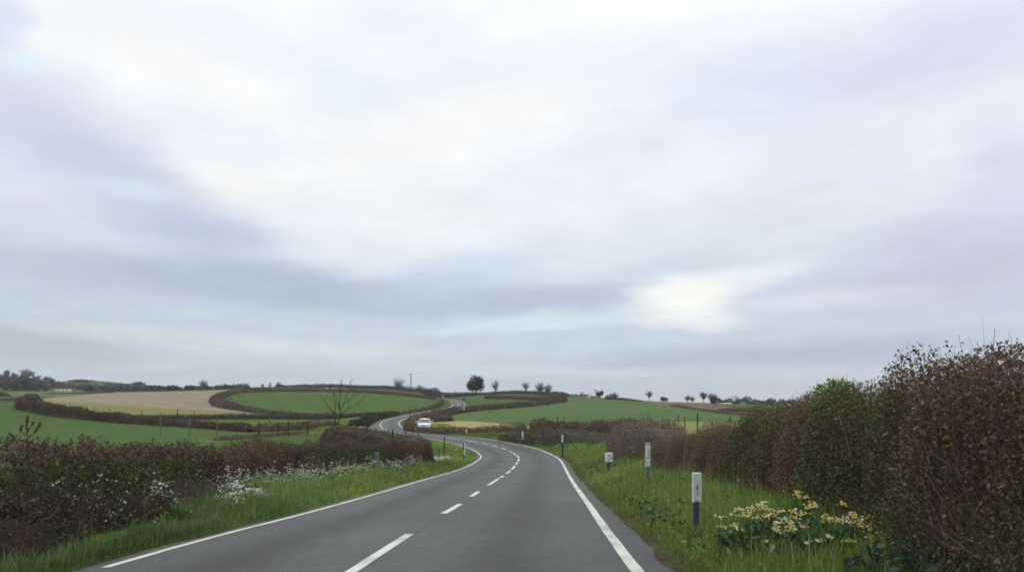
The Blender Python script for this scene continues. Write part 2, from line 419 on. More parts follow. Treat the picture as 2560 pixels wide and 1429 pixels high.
M['ground'] = field_mat("verge_turf", (.055,.10,.022), (.068,.115,.026), (.075,.085,.03), (.09, .6, 9.), fine=.35, bump=.6)
tag(link("ground", sub_mesh("ground", owner == 0), M['ground']), "rough green turf of the verges and banks along the road", None, None, "structure")
for k, fd in enumerate(FIELDS):
    m = field_mat("crop_" + fd[0], *fd[5], scales=(.02, .09, 1.2), fine=.18, stretch=(1, .35, 1), rot={'oval': -.35, 'right_big': .5, 'tan': -.6, 'brown_right': .9}.get(fd[0], .3 * k), tram=fd[0] in ('oval', 'right_big', 'tan', 'brown_right'))
    tag(link("field", sub_mesh("field", owner == k + 1), m), fd[4], None, None, "structure")

# ------------------------------------------------------------------ carriageway and paint
def ribbon(name, s, offs, dz, cols=None):
    s = np.asarray(s, float); rows = [road_at(s, o, dz) for o in offs]
    V = np.stack(rows, 1); n, k = V.shape[:2]
    i = np.arange(n * k).reshape(n, k)
    q = np.stack([i[:-1, :-1], i[:-1, 1:], i[1:, 1:], i[1:, :-1]], 2).reshape(-1, 4)
    c = np.zeros((n, k, 3)); c[:, :, 0] = (np.asarray(offs)[None, :] + 5) / 10; c[:, :, 1] = s[:, None] / 1000
    return V.reshape(-1, 3), q, c.reshape(-1, 3)


def asphalt():
    m, t, o = nodes("asphalt")
    b = t.nodes.new("ShaderNodeBsdfPrincipled"); tc = t.nodes.new("ShaderNodeTexCoord")
    at = t.nodes.new("ShaderNodeAttribute"); at.attribute_name = "Col"; sp = t.nodes.new("ShaderNodeSeparateColor")
    t.links.new(at.outputs["Color"], sp.inputs[0])
    def noise(scale, det=4, vec=None):
        n = t.nodes.new("ShaderNodeTexNoise"); n.inputs["Scale"].default_value = scale; n.inputs["Detail"].default_value = det
        t.links.new(vec or tc.outputs["Object"], n.inputs["Vector"]); return n
    def math_(op, a, c=None):
        n = t.nodes.new("ShaderNodeMath"); n.operation = op
        for k, x in enumerate((a, c)):
            if x is None: continue
            if isinstance(x, (int, float)): n.inputs[k].default_value = x
            else: t.links.new(x, n.inputs[k])
        return n.outputs[0]
    def rng_(x, a, c, lo, hi):
        n = t.nodes.new("ShaderNodeMapRange"); n.interpolation_type = 'SMOOTHSTEP'
        for k, val in enumerate((a, c, lo, hi)): n.inputs[k + 1].default_value = val
        t.links.new(x, n.inputs[0]); return n.outputs[0]
    # oil and rubber darken a band along the middle of each lane
    lane = math_('ABSOLUTE', math_('SUBTRACT', math_('MULTIPLY', sp.outputs[0], 10.), 5.))
    trk = math_('ABSOLUTE', math_('SUBTRACT', lane, 1.75))
    wob = noise(.35, 3)
    band = rng_(math_('ADD', trk, math_('MULTIPLY', math_('SUBTRACT', wob.outputs["Fac"], .5), .5)), 0., .95, .62, 1.14)
    edge = rng_(lane, 3.2, 3.9, 1., .8)
    big = rng_(noise(.3, 6).outputs["Fac"], .3, .7, .84, 1.16)
    mid = rng_(noise(5., 6).outputs["Fac"], .3, .7, .86, 1.14)
    grain = rng_(noise(70., 3).outputs["Fac"], .3, .7, .62, 1.4)
    vo = t.nodes.new("ShaderNodeTexVoronoi"); vo.inputs["Scale"].default_value = 14.; t.links.new(tc.outputs["Object"], vo.inputs["Vector"])
    chip = rng_(vo.outputs["Distance"], .05, .085, 3.6, 1.)
    k = math_('MULTIPLY', math_('MULTIPLY', band, big), math_('MULTIPLY', mid, grain))
    k = math_('MULTIPLY', math_('MULTIPLY', k, edge), chip)
    sc = t.nodes.new("ShaderNodeVectorMath"); sc.operation = 'SCALE'; sc.inputs[0].default_value = ASPHALT
    t.links.new(k, sc.inputs["Scale"]); t.links.new(sc.outputs[0], b.inputs["Base Color"])
    b.inputs["Roughness"].default_value = .7; b.inputs["Specular IOR Level"].default_value = .3
    bp = t.nodes.new("ShaderNodeBump"); bp.inputs["Strength"].default_value = .35; bp.inputs["Distance"].default_value = .006
    t.links.new(noise(110., 3).outputs["Fac"], bp.inputs["Height"]); t.links.new(bp.outputs[0], b.inputs["Normal"])
    t.links.new(b.outputs[0], o.inputs["Surface"])
    return m


ZEN = 1.6
HAZE = .00012
ASPHALT = (.055, .0595, .060)
s_all = np.arange(RS[0] + 1, RS[-1] - 1, .5)
jag = sines(8, 20, 1.6, 9.)
V, q, c = ribbon("road", s_all, [-3.68, -3.3, -2.2, -1.1, 0, 1.1, 2.2, 3.3, 3.72], 0.0)
Vr = V.reshape(-1, 9, 3); jj = jag(np.c_[s_all, 0 * s_all, 0 * s_all]) * .05; jk = jag(np.c_[0 * s_all, s_all, 0 * s_all]) * .07
nn = np.stack([np.interp(s_all, RS, RN[:, k]) for k in range(2)], 1)
Vr[:, 8, :2] += nn * jj[:, None]; Vr[:, 0, :2] -= nn * jk[:, None]
Vr[:, 8, 2] -= .02; Vr[:, 0, 2] -= .02
tag(link("road", mesh_np("road", V, [q], c, True), asphalt()), "grey tarmac country road winding down and up through the fields", None, None, "structure")


def paint_mat(name, wear):
    m, t, o = nodes(name)
    b = t.nodes.new("ShaderNodeBsdfPrincipled"); b.inputs["Roughness"].default_value = .6; b.inputs["Specular IOR Level"].default_value = .3
    tc = t.nodes.new("ShaderNodeTexCoord")
    n = t.nodes.new("ShaderNodeTexNoise"); n.inputs["Scale"].default_value = 28.; n.inputs["Detail"].default_value = 6; n.inputs["Roughness"].default_value = .75
    n2 = t.nodes.new("ShaderNodeTexNoise"); n2.inputs["Scale"].default_value = 1.1; n2.inputs["Detail"].default_value = 3
    for x in (n, n2): t.links.new(tc.outputs["Object"], x.inputs["Vector"])
    ad = t.nodes.new("ShaderNodeMath"); ad.operation = 'ADD'; t.links.new(n.outputs["Fac"], ad.inputs[0]); t.links.new(n2.outputs["Fac"], ad.inputs[1])
    mr = t.nodes.new("ShaderNodeMapRange"); mr.inputs[1].default_value = 1.0 + wear; mr.inputs[2].default_value = 1.28 + wear
    t.links.new(ad.outputs[0], mr.inputs[0])
    mx = t.nodes.new("ShaderNodeMix"); mx.data_type = 'RGBA'; mx.inputs[6].default_value = (.62, .63, .58, 1); mx.inputs[7].default_value = (.26, .265, .25, 1)
    t.links.new(mr.outputs[0], mx.inputs[0]); t.links.new(mx.outputs[2], b.inputs["Base Color"]); t.links.new(b.outputs[0], o.inputs["Surface"])
    return m


PAINT = paint_mat("road_paint", -.01)


def stripe(name, spans, off, w, label, dz=.005):
    Vs, Fs, n = [], [], 0
    for a, b in spans:
        s = np.linspace(a, b, max(2, int((b - a) / .4) + 1))
        V, q, _ = ribbon(name, s, [off - w / 2, off + w / 2], dz)
        wob = jag(np.c_[s * 2, 0 * s + off, 0 * s]) * .006
        V = V.reshape(-1, 2, 3); n2 = np.stack([np.interp(s, RS, RN[:, k]) for k in range(2)], 1); V[:, :, :2] += (n2 * wob[:, None])[:, None]
        Vs.append(V.reshape(-1, 3)); Fs.append(q + n); n += len(V) * 2
    tag(link(name, mesh_np(name, np.vstack(Vs), [np.vstack(Fs)], smooth=True), PAINT), label, None, None, "structure")


stripe("centre_line", [(-12, -8.5), (-5.5, -1.5), (1.2, 6.4), (10.4, 13.3), (16.2, 18.6), (22.5, 28.1), (29.2, 31.3), (34, 38), (39.5, 44.5), (46.5, 50.5), (52, 56.6),
       (58, 61.6), (62.6, 64.8), (65.5, 67.1), (67.9, 69.6), (70.4, 72), (72.7, 74.3), (75, 77.6), (78.3, 81.2), (82, 83.2), (91.2, 94.8), (97, 192), (215, 300), (335, 450)],
       0, .15, "white dashed line along the middle of the road")
stripe("edge_line", [(-12, 1.7), (1.95, 330), (331, 420), (424, 520)], 3.3, .15, "white line along the right edge of the road")
stripe("edge_line", [(-12, 2.2), (2.35, 2.7), (3.25, 36), (36.6, 41), (41.6, 330), (331, 440)], -3.3, .12, "white line along the left edge of the road")
# worn stretch of the right line, thinner old paint
WORN = principled("worn_paint", (.27, .275, .265), .7, .25, .3, 40)
V, q, _ = ribbon("worn", np.linspace(1.7, 1.95, 3), [3.23, 3.37], .004)
tag(link("worn_line_patch", mesh_np("worn", V, [q]), WORN), "grey worn break in the right edge line", None, None, "structure")


s_e = np.arange(-12, 62, .3); V, q, _ = ribbon("mud", s_e, [3.64, 3.74, 3.84, 3.95], -.032)
V = V.reshape(-1, 4, 3); n_e = np.stack([np.interp(s_e, RS, RN[:, k]) for k in range(2)], 1); V[:, 0, :2] += n_e * (jag(np.c_[s_e * 1.7, 0 * s_e + 4, 0 * s_e]) * .06)[:, None]
tag(link("soil_edge", mesh_np("soil_edge", V.reshape(-1, 3), [q], smooth=True), field_mat("edge_soil", (.075, .062, .045), (.10, .10, .045), (.05, .042, .034), (.5, 2.5, 22.), fine=.35, bump=.8)), "strip of brown soil and moss along the right edge of the tarmac", None, None, "structure")
# ------------------------------------------------------------------ foliage tools
def unit(v): return v / np.maximum(np.linalg.norm(v, axis=-1, keepdims=True), 1e-9)


def pick(pal, n, g, jitter=.22):
    cols = np.array([p[0] for p in pal], float); wts = np.array([p[1] for p in pal], float)
    c = cols[g.choice(len(cols), n, p=wts / wts.sum())]
    return np.clip(c * np.exp(g.normal(0, jitter, (n, 1))) * np.exp(g.normal(0, jitter * .35, (n, 3))), .003, .95)


def leaves(pos, size, g, up=0.0, aspect=.55, dirs=None):
    """diamond leaves folded along the midrib; returns V (n*4,3), faces (n*2,3)"""
    n = len(pos); size = np.broadcast_to(np.asarray(size, float), (n,))
    a = unit(g.normal(size=(n, 3)) + (np.array([0, 0, up]) if dirs is None else dirs)); b = unit(np.cross(a, g.normal(size=(n, 3)))); c = np.cross(a, b)
    s = size[:, None]
    V = np.stack([pos - a * s * .5, pos + b * s * aspect * .5 + c * s * .08, pos + a * s * .5, pos - b * s * aspect * .5 + c * s * .08], 1).reshape(-1, 3)
    i = np.arange(n)[:, None] * 4
    return V, np.concatenate([i + [0, 1, 2], i + [0, 2, 3]])


def tubes(P0, P1, r0, r1, k=3):
    """tapered k-sided sticks"""
    n = len(P0); d = unit(P1 - P0); h = np.where(np.abs(d[:, 2:3]) < .9, [[0, 0, 1.]], [[1., 0, 0]]); a = unit(np.cross(d, h)); b = np.cross(d, a)
    r0 = np.broadcast_to(np.asarray(r0, float), (n,)); r1 = np.broadcast_to(np.asarray(r1, float), (n,))
    rows = []
    for j in range(k):
        w = math.cos(2 * math.pi * j / k) * a + math.sin(2 * math.pi * j / k) * b
        rows += [P0 + w * r0[:, None], P1 + w * r1[:, None]]
    V = np.stack(rows, 1).reshape(-1, 3); i = np.arange(n)[:, None] * 2 * k
    Fq = np.concatenate([i + [2 * j, 2 * ((j + 1) % k), 2 * ((j + 1) % k) + 1, 2 * j + 1] for j in range(k)])
    return V, Fq


def strips(P0, P1, wd, g):
    """flat pointed twigs, two triangles"""
    n = len(P0); d = unit(P1 - P0); b = unit(np.cross(d, g.normal(size=(n, 3)))); wd = np.broadcast_to(np.asarray(wd, float), (n,))[:, None]
    V = np.stack([P0 - b * wd * .5, P0 + b * wd * .5, P1 + b * wd * .15, P1 - b * wd * .15], 1).reshape(-1, 3); i = np.arange(n)[:, None] * 4
    return V, i + [0, 1, 2, 3]


def cat(parts):
    V, Fs, C, n = [], {}, [], 0
    for v, f, c in parts:
        if not len(v): continue
        V.append(v); Fs.setdefault(f.shape[1], []).append(f + n); n += len(v)
        k = len(v) // len(c); C.append(np.repeat(c, k, 0))
    return np.vstack(V), [np.vstack(x) for x in Fs.values()], np.vstack(C)


BROWN = [((.165, .124, .086), 5), ((.195, .146, .095), 3), ((.14, .118, .096), 3), ((.20, .125, .075), 1.4), ((.16, .16, .07), 1.4)]
DARK = [((.092, .08, .072), 5), ((.108, .092, .078), 3), ((.08, .088, .062), 2)]
MIXED = [((.105, .076, .056), 5), ((.125, .084, .056), 2.4), ((.088, .09, .042), 1.2), ((.082, .068, .058), 3)]
GREYB = [((.15, .14, .115), 4), ((.12, .105, .09), 3), ((.13, .15, .075), 2)]


def hedge_frame(path, ds):
    """path of (u, Y, v_top) seen spots -> centre line, base and top heights in metres"""
    p = np.array([[(u - CU) / F * Y, Y, -(vt - HV) / F * Y] for u, Y, vt in path])
    p = catmull(p, 16) if len(p) > 2 else p
    p = resample(p, ds)
    b = H(p[:, 0], p[:, 1])
    t = np.gradient(p[:, :2], axis=0); t = unit(t)
    return p, b, np.stack([t[:, 1], -t[:, 0]], 1), t


def hedge(path, w, label, pal=BROWN, leaf=.1, cover=1.2, twig=.5, seed=1, core=.82, ragged=.16, side_bias=1.0, group=None, parts=False,
          twig_len=.5, twig_w=.012, twig_n=0.0, pal2=None, name="hedge", catg="hedge", lump=.12, minh=.35, ends=True, root=None, extra=None, frame=None, topleaf=1.0, powr=1.0, lumpf=None):
    g = np.random.default_rng(seed)
    p, b, n2, t2 = frame if frame is not None else hedge_frame(path, max(.35, leaf * 1.6))
    hgt = np.maximum(p[:, 2] - b, minh)
    s = np.r_[0, np.cumsum(np.linalg.norm(np.diff(p[:, :2], axis=0), axis=1))]; Ltot = s[-1]
    fl = H(p[:, 0] - n2[:, 0] * w * .5, p[:, 1] - n2[:, 1] * w * .5) - b; fr = H(p[:, 0] + n2[:, 0] * w * .5, p[:, 1] + n2[:, 1] * w * .5) - b   # the ground at its two feet
    N = len(p); nz = sines(seed + 50, 18, *(lumpf or (.35 / max(.3, w * .45), 2.8 / max(.3, w * .5)))); c0 = np.array([p[0, 0], p[0, 1], b[0]])
    ang = np.linspace(0, math.pi, 11)
    def surf(si, a, rad):
        """point on the hedge's profile: si along, a round the profile (0 = right foot, pi = left foot)"""
        x = np.interp(si, s, p[:, 0]); y = np.interp(si, s, p[:, 1]); zb = np.interp(si, s, b); hh = np.interp(si, s, hgt)
        nx = np.interp(si, s, n2[:, 0]); ny = np.interp(si, s, n2[:, 1])
        ca, sa = np.cos(a), np.sin(a); ex = .55
        px = np.sign(ca) * np.abs(ca) ** ex * w / 2; pz = np.abs(sa) ** ex
        px = px * (1 - .22 * pz)
        bump = nz(np.stack([x - c0[0] + px * nx, y - c0[1] + px * ny, pz * hh * 1.3], 1))
        endf = np.clip(np.minimum(si, Ltot - si) / (w * .6) + .25, 0, 1) ** .5 if ends else 1.0
        k = rad * (1 + lump * (np.clip(bump, -1.5, 1.3) - (.75 if lumpf else .15))) * endf
        foot = np.where(ca > 0, np.interp(si, s, fr), np.interp(si, s, fl)) * (1 - pz)
        return np.stack([x + nx * px * k, y + ny * px * k, zb + foot + hh * pz * (1 - (1 - k) * .9) - .05 - .12 * (1 - pz)], 1), bump, hh
    # inner mass
    si = np.repeat(s, len(ang)); aa = np.tile(ang, N)
    Vc, bc, _ = surf(si, aa, core)
    i = np.arange(N * len(ang)).reshape(N, len(ang))
    Q = np.stack([i[:-1, :-1], i[1:, :-1], i[1:, 1:], i[:-1, 1:]], 2).reshape(-1, 4)
    caps = np.array([[e[0], e[j + 1], e[j]] for e in (i[0], i[-1]) for j in range(1, len(ang) - 1)])
    core_c = pick(pal, len(Vc), g, .15) * .9
    # skin of leaves and short twigs
    area = (hgt.mean() * 2 + w) * Ltot
    nl = int(area * cover / (leaf * leaf * .55))
    def sample(n, bias=side_bias):
        si = Ltot * g.random(n) ** powr; a = .02 + (math.pi - .04) * g.beta(.72, .72, n)
        if bias != 1.0:   # fewer on the far side
            far = a < math.pi / 2 - .35 if bias < 0 else a > math.pi / 2 + .35
            keep = ~far | (g.random(n) < abs(bias)); si, a = si[keep], a[keep]
        return si, a
    sl, al = sample(nl)
    pos, bm, hh = surf(sl, al, core + (1.06 - core) * g.beta(2.0, 1.25, len(sl)))
    pos += g.normal(0, leaf * .5, pos.shape)
    cols = pick(pal, len(pos), g, .15)
    if pal2:
        cl = sines(seed + 9, 12, .5, 3.)(pos - c0); k = cl + g.normal(0, .25, len(pos)) > .45
        cols[k] = pick(pal2, int(k.sum()), g)
    cols *= (1 + .25 * bm)[:, None]; cols = np.clip(cols, .003, .9)
    if extra is not None: cols = extra(pos, (pos[:, 2] - np.interp(sl, s, b)) / hh, sl, cols, g)
    LV, LF = leaves(pos, leaf * np.exp(g.normal(0, .3, len(pos))), g, up=.5)
    # ragged top sprays
    nt = int(Ltot / max(.06, leaf * .55) * ragged / .16)
    st = Ltot * g.random(nt) ** powr; tp, bm2, hh2 = surf(st, np.clip(g.normal(math.pi / 2, .5, nt), .3, 2.84), np.full(nt, .95))
    ln = hh2 * ragged * np.exp(np.clip(g.normal(0, .4, nt), -1.2, .55)); tip = tp + np.stack([g.normal(0, .25, nt) * ln, g.normal(0, .25, nt) * ln, ln], 1)
    TV, TF = strips(tp - [0, 0, .1], tip, max(twig_w, leaf * .16), g); tc_ = pick(pal, nt, g) * .9
    m_ = 6; f_ = np.repeat(np.linspace(.25, 1, m_), nt); lp = np.tile(tp, (m_, 1)) + (np.tile(tip, (m_, 1)) - np.tile(tp, (m_, 1))) * f_[:, None]
    SV, SF = leaves(lp, leaf * .85 * topleaf, g, up=.8); sc_ = pick(pal, len(lp), g)
    # longer twigs through the skin
    ntw = int(area * twig_n); sw, aw = sample(ntw); wp, _, hw = surf(sw, aw, core + (1.0 - core) * g.random(len(sw)))
    x = np.interp(sw, s, p[:, 0]); y = np.interp(sw, s, p[:, 1]); outd = wp - np.stack([x, y, np.interp(sw, s, b) + hw * .35], 1)
    dv = unit(unit(outd) * .75 + np.array([0, 0, 1.1]) + g.normal(0, .3, wp.shape)); lw = twig_len * np.exp(g.normal(0, .35, len(wp)))[:, None]
    WV, WF = strips(wp - dv * lw * .78, wp + dv * lw * .22, twig_w * np.exp(g.normal(0, .3, len(wp))), g)
    wc = pick([((.20, .15, .11), 3), ((.13, .095, .07), 5), ((.30, .26, .2), .6)], max(1, len(wp)), g)[:len(wp)]
    if not parts:
        V, Fs, C = cat([(Vc, Q, core_c), (Vc[:0], caps, core_c), (LV, LF, cols), (TV, TF, tc_), (SV, SF, sc_)] + ([(WV, WF, wc)] if len(wp) else []))
        o = link(name, mesh_np(name, V, Fs, C), M['leaf']); tag(o, label, catg, group); return o
    base = root or empty(name, (p[N // 2, 0], p[N // 2, 1], b[N // 2]), label, catg, group)
    off = np.array(base.location)
    V, Fs, C = cat([(Vc - off, Q, core_c), (WV - off, WF, wc), (TV - off, TF, tc_)]); link("branch_mass", mesh_np("branch_mass", V, Fs, C), M['twig'], base)
    V, Fs, C = cat([(LV - off, LF, cols), (SV - off, SF, sc_)]); link("foliage", mesh_np("foliage", V, Fs, C), M['leaf'], base)
    return base


def blossoms(pos, size, g, pal, petals=5):
    """small open flowers: petals round a centre, facing about upwards"""
    n = len(pos); size = np.broadcast_to(np.asarray(size, float), (n,))
    nrm = unit(g.normal(0, .5, (n, 3)) + [0, -.35, 1]); a = unit(np.cross(nrm, g.normal(size=(n, 3)))); b = np.cross(nrm, a); c = pick(pal, n, g, .06)
    parts = []
    for k in range(petals):
        th = 2 * math.pi * k / petals; d = math.cos(th) * a + math.sin(th) * b; e = -math.sin(th) * a + math.cos(th) * b; s = size[:, None] * .5
        V = np.stack([pos, pos + d * s * .65 + e * s * .42 + nrm * s * .15, pos + d * s + nrm * s * .1, pos + d * s * .65 - e * s * .42 + nrm * s * .15], 1).reshape(-1, 3)
        i = np.arange(n)[:, None] * 4
        parts.append((V, i + [0, 1, 2, 3], c))
    return parts


# ------------------------------------------------------------------ hedges
# near left: follows the road 2.4 m beyond its edge line
def along(s0, s1, off0, off1, hts, ds=.35):
    s = np.arange(s0, s1, ds); off = off0 + (off1 - off0) * (s - s0) / (s1 - s0) if np.isscalar(off0) else np.interp(s, off0, off1); q = road_at(s, off)
    b = H(q[:, 0], q[:, 1]); hh = np.interp(s, [h[0] for h in hts], [h[1] for h in hts]); q[:, 2] = b + hh
    t = unit(np.gradient(q[:, :2], axis=0)); return q, b, np.stack([t[:, 1], -t[:, 0]], 1), t


LIME = [((.16, .19, .06), 2), ((.11, .15, .04), 3), ((.22, .25, .12), 1)]
GREEN = [((.085, .12, .035), 3), ((.11, .145, .042), 3), ((.07, .09, .032), 2), ((.15, .17, .06), 1)]
RUST = [((.165, .088, .05), 3), ((.14, .09, .058), 3), ((.19, .11, .06), 2)]
PINK = [((.24, .08, .075), 1), ((.15, .065, .055), 2)]


def left_tint(pos, hf, sl, cols, g):
    n = len(pos); cl = sines(77, 12, .4, 2.2)(pos)
    k = (hf < .75) & (hf > .1) & (cl + g.normal(0, .3, n) > .55); cols[k] = pick(GREEN, int(k.sum()), g) * .8
    k = (hf > .5) & (cl + g.normal(0, .3, n) < -.5); cols[k] = pick(RUST, int(k.sum()), g)
    k = (hf > .22) & (hf < .62) & (sl > 7) & (sines(91, 10, .6, 3.)(pos) + g.normal(0, .2, n) > .35) & (g.random(n) < .28); cols[k] = pick(LIME + [((.4, .42, .33), .8)], int(k.sum()), g)
    return cols


LH_S, LH_O = [-4, 5, 8, 12, 16, 24, 33, 39, 46], [-6.05, -6.05, -6.25, -6.9, -7.3, -7.6, -7.8, -6.9, -6.0]
hedge(None, 1.5, "long low brown hedge edging the road on its left, white flowers at its foot", MIXED, leaf=.06, cover=1.15, seed=21, side_bias=.22, parts=True,
      twig_n=45, twig_len=.55, twig_w=.011, frame=along(-3.5, 45.5, LH_S, LH_O, [(-3, 1.5), (5, 1.5), (9, 1.5), (20, 1.6), (30, 1.7), (40, 1.78), (46, 1.62)]), core=.72, ragged=.12, lump=.12, lumpf=(1.6, 9.), extra=left_tint)

hedge([(-260, 8.6, 1118), (-60, 9.4, 1126), (60, 10.1, 1130), (120, 10.7, 1146), (170, 11.3, 1175)], 1.25, "dark leafy bush swelling out of the left hedge at the left edge", [((.075, .062, .045), 4), ((.065, .08, .032), 3), ((.09, .06, .04), 2)], leaf=.05, cover=1.1, seed=27, parts=True,
      twig_n=60, twig_len=.5, twig_w=.009, core=.6, ragged=.10, lump=.26, lumpf=(1.5, 8.), name="bush", catg="bush")
g = np.random.default_rng(23); s_ = g.uniform(6, 22, 260); q = road_at(s_, np.interp(s_, LH_S, LH_O) + g.uniform(.62, .85, 260)); q[:, 2] = H(q[:, 0], q[:, 1]) + g.uniform(.2, .8, 260)
left_hedge = bpy.data.objects["hedge"]; q -= np.array(left_hedge.location)
link("blossoms", mesh_np("blossoms", *cat(blossoms(q, .03 * np.exp(g.normal(0, .3, 260)), g, [((.66, .68, .6), 2), ((.5, .55, .3), 1)]))), M['petal'], left_hedge)

hedge(None, .95, "tangled dark twiggy undergrowth at the foot of the left hedge in the bottom left corner", MIXED[:1] + [((.07, .062, .055), 3), ((.075, .08, .04), 2)], leaf=.045, cover=.75, seed=26, parts=True, twig_n=140, twig_len=.6, twig_w=.009,
      frame=along(1.5, 13.5, -5.2, -5.3, [(1, .55), (5, .7), (8, .6), (11, .45), (14, .3)]), core=.55, ragged=.35, lump=.35, name="undergrowth", catg="undergrowth")

# right: tall hedge on the bank, leaning up the frame
RIGHT = [(32.0, 1.45), (27, 1.5), (22, 1.66), (17.5, 1.95), (14, 2.2), (10.5, 2.3), (7.5, 2.5), (5, 2.55), (0, 2.6)]


def right_frame():
    q = np.array([P(u, v, Y) for u, Y, v in [(1640, 33, 1090), (1700, 28, 1080), (1790, 22, 1060), (1870, 18, 1044), (1955, 15, 1022), (2055, 12.2, 980), (2150, 10, 950), (2290, 8.1, 938), (2480, 6.2, 818), (2840, 4.6, 690), (3400, 3.4, 520)]])
    q = resample(catmull(q, 16), .3); b = H(q[:, 0], q[:, 1]); q[:, 2] = np.minimum(q[:, 2], b + 3.0)
    t = unit(np.gradient(q[:, :2], axis=0)); return q, b, np.stack([t[:, 1], -t[:, 0]], 1), t


RFR = right_frame()


def right_tint(pos, hf, sl, cols, g):
    n = len(pos); cl = sines(31, 12, .5, 2.6)(pos)
    cols *= [.9, .83, .76]; k = (pos[:, 1] < 18) & (cl + g.normal(0, .4, n) > -.02); cols[k] = pick(GREEN + [((.14, .125, .05), 5), ((.2, .2, .08), .8)], int(k.sum()), g) * .7
    k = (pos[:, 1] < 9.5) & (cl + g.normal(0, .35, n) < -.05); cols[k] = pick(RUST, int(k.sum()), g) * .8
    k = (pos[:, 1] < 13) & (hf > .82) & (g.random(n) < .1); cols[k] = pick(PINK, int(k.sum()), g)
    k = (pos[:, 1] < 15) & (g.random(n) < .05); cols[k] = pick(LIME, int(k.sum()), g)
    k = g.random(n) < .012; cols[k] = pick([((.22, .2, .13), 1)], int(k.sum()), g)
    return cols


hedge(None, 1.85, "tall overgrown reddish brown hedge rising on the bank at the right", BROWN, leaf=.036, cover=1.05, seed=22, side_bias=.2, parts=True,
      twig_n=270, twig_len=.6, twig_w=.008, frame=RFR, core=.60, ragged=.042, extra=right_tint, lump=.15, lumpf=(1.4, 8.), topleaf=1.0, powr=.62)

g = np.random.default_rng(24); c = P(2090, 1016, 10.4); zb = float(H([c[0]], [c[1]])[0]); lb = empty("leafy_bush", (c[0], c[1], zb), "fresh bright green leafed bush growing up through the tall right hedge", "bush")
n = 2300; p_ = unit(g.normal(size=(n, 3))) * (g.random((n, 1)) ** .45) * [.36, .36, .46]; p_[:, 2] += (c[2] - zb) - .06; p_ = p_[p_[:, 2] > .4]
LV, LF = leaves(p_, .062 * np.exp(g.normal(0, .3, len(p_))), g, up=.3); k_ = g.integers(0, len(p_), 90)
SV, SF = strips(np.tile([0, 0, .3], (90, 1)) + g.normal(0, .12, (90, 3)), p_[k_] * [1, 1, 1.04], .012, g)
link("foliage", mesh_np("foliage", *cat([(LV, LF, pick([((.15, .22, .05), 3), ((.11, .17, .04), 3), ((.24, .27, .07), 1)], len(p_), g))])), M['leaf'], lb); link("branches", mesh_np("branches", *cat([(SV, SF, pick(BROWN, 90, g))])), M['twig'], lb)

